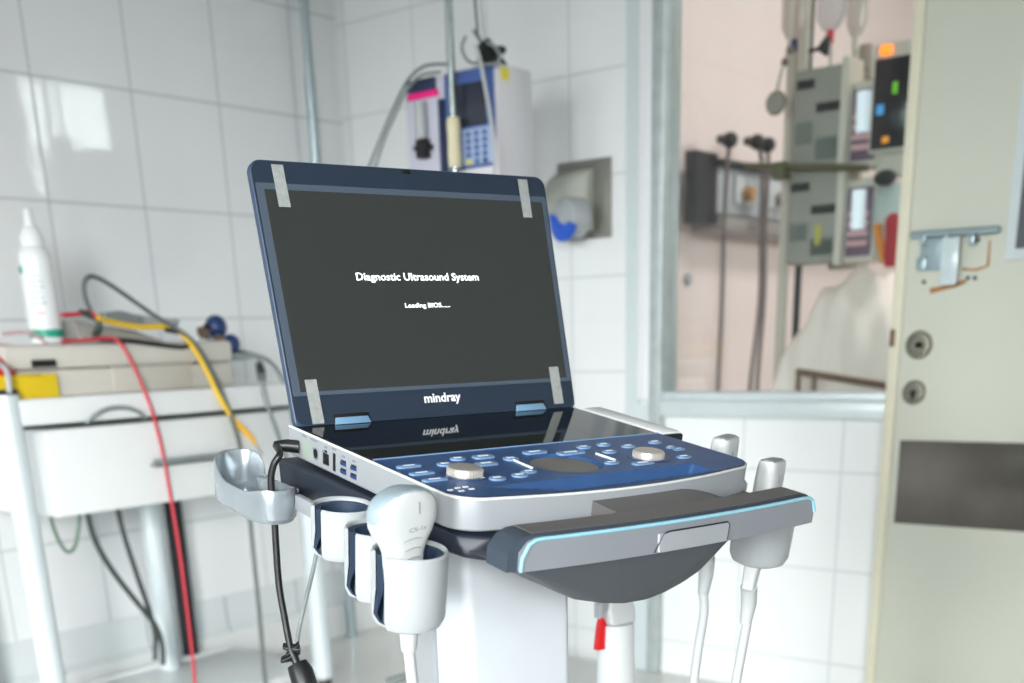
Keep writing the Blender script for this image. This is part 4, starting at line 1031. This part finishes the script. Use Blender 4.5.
# ================================================================== PROBES, CORD, BOTTLE
# convex probe in the front cup
cw, cb = -.045, -.293
Mp = MC @ Matrix.Translation((cw-.007, cb, -.045)) @ Matrix.Rotation(math.radians(9), 4, 'Z') @ Matrix.Rotation(math.radians(-3), 4, 'Y') @ Matrix.Diagonal((1.09, 1.05, 1.0, 1))
pr = thing('convex_probe', 'white curved-array ultrasound probe standing in the front left cup of the cart', 'probe', m=MC @ Matrix.Translation((cw, cb, -.10)))
sec = [(-.062, .0070, .0065), (-.045, .0105, .009), (-.02, .0145, .0115), (-.004, .0155, .0122), (.006, .0160, .0125), (.014, .0195, .0128), (.022, .0255, .0130), (.031, .0295, .0130), (.040, .0302, .0130), (.047, .0287, .0128), (.0525, .0247, .0125), (.0562, .0180, .0120), (.0582, .0090, .0114), (.0586, .001, .010)]
rings = []
for z, rx, ry in sec:
    rr = []
    for k in range(36):
        a_ = 2*PI*k/36; c, s_ = math.cos(a_), math.sin(a_); e = .62
        rr.append((rx*abs(c)**e*(1 if c > 0 else -1), ry*abs(s_)**e*(1 if s_ > 0 else -1), z))
    rings.append(rr)
obj('shell', MB(Mp).loft(rings), 'white_probe', pr)
lens = []
for z, rx, ry in ((.034, .0296, .0108), (.040, .0312, .0113), (.047, .0299, .0113), (.0525, .0260, .0111), (.0570, .0190, .0107), (.0594, .0090, .0100), (.0599, .001, .009)):
    lens.append([(rx*abs(math.cos(2*PI*k/36))**.6*(1 if math.cos(2*PI*k/36) > 0 else -1), ry*abs(math.sin(2*PI*k/36))**.6*(1 if math.sin(2*PI*k/36) > 0 else -1), z) for k in range(36)])
obj('lens', MB(Mp).loft(lens), 'probe_lens', pr)
TP_ = Mp @ Matrix.Rotation(PI/2, 4, 'X')
text('lettering', 'C5-1s', 'print_grey', Mp @ Matrix.Translation((-.004, -.0134, .026)) @ Matrix.Rotation(PI/2, 4, 'X'), pr, w=.017, h=.0036, off=.012)
obj('orientation_mark', MB(Mp).box((.006, -.0136, .040), (.0068, -.0125, .050)), 'print_grey', pr)
gr = MB(Mp)
for k in range(4): gr.tube([(-.009+k*.001, -.0126, .019-k*.008), (.0, -.0134, .0205-k*.008), (.009-k*.001, -.0126, .019-k*.008)], .0006, 6)
obj('grip_ridges', gr, 'white_plastic', pr)
e0 = Cp(cw, cb, -.098); 
obj('strain_relief', MB().tube([Cp(cw, cb, -.092), Cp(cw+.001, cb, -.112), Cp(cw+.002, cb+.001, -.130)], [.0095, .0085, .0068], 18), 'cable_white', pr)
d0 = Cp(cw+.002, cb+.001, -.128)
obj('cable', MB().tube([d0, d0+V((.002, .002, -.06)), d0+V((.004, .01, -.16)), d0+V((.02, .05, -.32)), d0+V((.09, .10, -.44)), d0+V((.15, .16, -.50))], .0052, 12), 'cable_white', pr)

def linprobe(label, w, b, n, sc_, tilt, cab):
    M_ = MC @ Matrix.Translation((w, b, n)) @ Matrix.Rotation(math.radians(24), 4, 'Z') @ Matrix.Rotation(math.radians(tilt), 4, 'Y')
    t = thing('linear_probe', label, 'probe', m=MC @ Matrix.Translation((w, b, n-.12)))
    S = [(-.12, .008, .007), (-.075, .011, .010), (-.05, .0160, .0115), (-.02, .0200, .0122), (0, .0225*sc_, .0122), (.018, .0232*sc_, .0115), (.0225, .0224*sc_, .0102)]
    R2 = [[(rx*abs(math.cos(2*PI*k/32))**.5*(1 if math.cos(2*PI*k/32) > 0 else -1), ry*abs(math.sin(2*PI*k/32))**.5*(1 if math.sin(2*PI*k/32) > 0 else -1), z) for k in range(32)] for z, rx, ry in S]
    obj('shell', MB(M_).loft(R2), 'white_probe', t)
    obj('lens', MB(M_).prism(rrect(-.0185*sc_, -.0065, .0185*sc_, .0065, .003), .022, .0238), mat('lens_slate', '#8d979d', .4), t)
    obj('orientation_mark', MB(M_).box((-.006, -.0126, .0), (-.0052, -.0112, .009)), 'print_grey', t)
    obj('strain_relief', MB().tube([M_ @ V((0, 0, -.118)), Cp(w, b, n-.14), Cp(w, b, n-.165)], [.0095, .009, .0062], 16), 'cable_white', t)
    s0 = Cp(w, b, n-.163)
    obj('cable', MB().tube([s0]+cab(s0), .0056, 12), 'cable_white', t)
    return t
def cabA(s0): return [hit(747, 622, s0, FW), hit(741, 655, s0, FW), hit(733, 700, s0, FW), hit(722, 780, s0, FW), hit(722, 860, s0, FW)]
def cabB(s0): return [hit(704, 612, s0, FW), hit(698, 650, s0, FW), hit(692, 700, s0, FW), hit(688, 780, s0, FW), hit(700, 860, s0, FW)]
linprobe('white linear probe in the cup behind the right end of the handle', .442, -.25, -.036, 1.0, 5, cabA)
linprobe('white linear probe in the farther right cup behind the deck corner', .456, -.165, -.030, 1.0, 2, cabB)

# power cord
pw = thing('power_cord', 'black power cord plugged into the machine hanging beside the silver tray', 'cord', Cp(-.03, .02, -.4))
k0 = Cp(-.004, .004, -.016)
obj('plug', MB().tube([Cp(.0006, -.006, -.018), Cp(-.010, .001, -.0175), Cp(-.022, .006, -.018)], [.0065, .0065, .0045], 14), 'cable_black', pw)
dp = lambda px, py, o_=0: hit(px, py, Cp(-.046+o_, -.03, -.05), FW)
obj('wire', MB().tube([Cp(-.020, .006, -.018), dp(280, 454), dp(274, 464), dp(271, 480), dp(274, 510), dp(276, 545), dp(279, 585), dp(285, 620), dp(291, 652)], .0035, 12), 'cable_black', pw)
obj('ferrite', MB().tube([dp(297, 664), dp(301, 672), dp(307, 690), dp(312, 704)], [.0105, .0125, .0125, .0105], 18, smooth=False), 'cable_black', pw)
obj('cord_end', MB().tube([dp(291, 650), dp(297, 664), dp(312, 704), dp(325, 760), dp(340, 830)], .0042, 12), 'cable_black', pw)
tie = MB()
for (a_, b_, c_) in (((283, 646), (300, 650), .006), ((286, 655), (299, 645), .005), ((281, 660), (296, 655), .006)):
    p_, q_2 = dp(*a_), dp(*b_); tie.hull([p_+RT*0+DN*c_*.6, p_-DN*c_*.6, q_2+DN*c_, q_2-DN*c_, p_+FW*.006, q_2+FW*.006, p_-FW*.004+DN*.002, q_2-FW*.004], .0008)
obj('velcro_tie', tie, 'cable_black', pw)
gw = MB().tube([hit(p[0], p[1], Cp(-.02, -.02, -.1), FW) for p in ((318, 545), (313, 570), (307, 595), (301, 620), (297, 645), (296, 690), (300, 760))], .0022, 8)
tag(obj('ground_wire', gw, 'cable_grey'), 'thin grey wire falling behind the left cup towards the black cord', 'wire')

# spray bottle standing on the cart base
bw_, bb_ = .505, .02
p = cv(bw_, bb_, 0)
Ub = frame(V((p.x, p.y, FL+.165)), CW, CH, ZUP)
top = None
t = thing('spray_bottle', 'white spray bottle with a red trigger standing on the cart base', 'bottle', m=Ub)
c_ = hit(616, 602, V((p.x, p.y, .5)), FW)
Ht = c_.z-FL-.165+.012
yn = hit(616, 648, V((p.x, p.y, .5)), FW).z-FL-.165
sh = c_-V((p.x, p.y, c_.z)); Ub = frame(V((c_.x, c_.y, FL+.165)), CW, CH, ZUP)
obj('body', MB(Ub).lathe([(.034, 0), (.038, .006), (.038, yn*.45), (.0335, yn*.66), (.0285, yn*.82), (.0262, yn*.93), (.0248, yn)], 36), 'bottle_white', t)
obj('collar', MB(Ub).lathe([(.0252, yn), (.0256, yn+.002), (.0245, yn+.026), (.024, yn+.030)], 36), 'bottle_white', t)
hd_ = MB(Ub)
hd_.hull([(-.020, -.016, yn+.03), (.024, -.016, yn+.03), (-.020, .016, yn+.03), (.024, .016, yn+.03), (-.022, -.013, yn+.054), (.024, -.014, yn+.05), (-.022, .013, yn+.054), (.024, .014, yn+.05), (-.014, -.011, Ht), (.016, -.012, Ht), (-.014, .011, Ht), (.016, .012, Ht)], .004)
obj('head', hd_, 'bottle_white', t)
obj('spout', MB(Ub).hull([(-.018, -.009, yn+.052), (-.034, -.008, yn+.040), (-.018, .009, yn+.052), (-.034, .008, yn+.040), (-.018, -.009, yn+.064), (-.034, -.008, yn+.062), (-.018, .009, yn+.064), (-.034, .008, yn+.062)], .003), 'white_plastic', t)
obj('trigger', MB(Ub).prism([(-.027, yn+.042), (-.022, yn+.034), (-.0185, yn+.018), (-.019, yn+.004), (-.022, yn-.002), (-.036, yn-.002), (-.034, yn+.012), (-.031, yn+.030)], -.006, .006, .001, m=Ub @ Matrix.Rotation(PI/2, 4, 'X')), 'red_trigger', t)

# ================================================================== LIGHT
def area(name, loc, target, sx, sy, power, c=(1, 1, 1), spread=PI):
    l = bpy.data.lights.new(name, 'AREA'); l.shape = 'RECTANGLE'; l.size = sx; l.size_y = sy; l.energy = power; l.color = c; l.spread = spread
    o = bpy.data.objects.new(name, l); col.objects.link(o); o.location = loc
    o.rotation_euler = (V(target)-V(loc)).to_track_quat('-Z', 'Y').to_euler(); return o
DAY = (1, .985, .975)
area('daylight_rear', (1.35, YR-.12, 1.6), (.9, 0, -.25), 1.6, 1.4, 9, DAY, .7)
area('daylight_rear', (3.55, YR-.12, 1.6), (2.3, 0, -.25), 1.6, 1.4, 22, DAY, .7)
area('daylight_side', (XR+.14, -6.0, 1.6), (0, -.85, -.95), 1.9, 1.3, 50, DAY, .85)
area('daylight_next_room', (XR+.1, 2.1, 2.32), (0, 2.0, 1.2), 2.1, .8, 78, (1, .93, .9))
# ceiling lamp panels added out of view to fill in light
def lamp(x, y, power, c):
    t = thing('added_ceiling_lamp', 'added unseen flat white ceiling lamp panel over the ' + ('treatment room' if y < 0 else 'next room'), 'lamp', (x, y, ZC-.05))
    obj('housing', B((x-.32, y-.32, ZC-.05), (x+.32, y+.32, ZC), .01), 'white_plastic', t)
    obj('diffuser', B((x-.3, y-.3, ZC-.055), (x+.3, y+.3, ZC-.045), .004), mat('lamp_diffuser', '#ffffff', .5, emit='#ffffff', es=1.5), t)
    area('added_lamp_light', (x, y, ZC-.07), (x, y, 0), .58, .58, power, c)
lamp(2.6, -2.2, 1, (1, .99, .97)); lamp(2.2, 1.6, 26, (1, .9, .86))
w = bpy.data.worlds.new('World'); sc.world = w; w.use_nodes = True
w.node_tree.nodes['Background'].inputs[0].default_value = (.8, .9, 1, 1); w.node_tree.nodes['Background'].inputs[1].default_value = 1.0

# repeats of one kind share a group
GN = {'loose_wire': 'loose wires around the trolley drawer', 'ecg_lead': 'leads of the beige machine', 'infusion_bag': 'infusion bags above the pump racks', 'pump_rack': 'grey pump racks behind the window',
      'linear_probe': 'linear probes in the right cups', 'syringe_module': 'purple syringe pumps behind the window', 'hanging_hose': 'hoses hanging from the bed-head panel',
      'suction_bulb': 'navy suction bulbs', 'infusion_line': 'lines around the wall pumps', 'suspension_wire': 'thin wires above the pumps', 'added_ceiling_lamp': 'added ceiling lamp panels'}
for o in list(col.objects):
    if o.parent is None and o.get('label') and o.name.split('.')[0] in GN: o['group'] = GN[o.name.split('.')[0]]

# ================================================================== CAMERA
cd = bpy.data.cameras.new('Camera'); cam = bpy.data.objects.new('Camera', cd); col.objects.link(cam)
cd.sensor_fit = 'HORIZONTAL'; cd.sensor_width = 36; cd.lens = FPX/1024*36
cd.shift_y = (PCY-341.5)/1024
cd.clip_start = .05; cd.clip_end = 50
cam.matrix_world = frame(EYE, RT, -DN, -FW)
cd.dof.use_dof = True; cd.dof.focus_distance = 1.16; cd.dof.aperture_fstop = 4.8; cd.dof.aperture_blades = 9
sc.camera = cam
sc.view_settings.view_transform = 'Standard'; sc.view_settings.look = 'None'
sc.view_settings.gamma = 1; sc.view_settings.use_curve_mapping = False
sc.view_settings.exposure = 0.4
sc.cycles.diffuse_bounces = 6
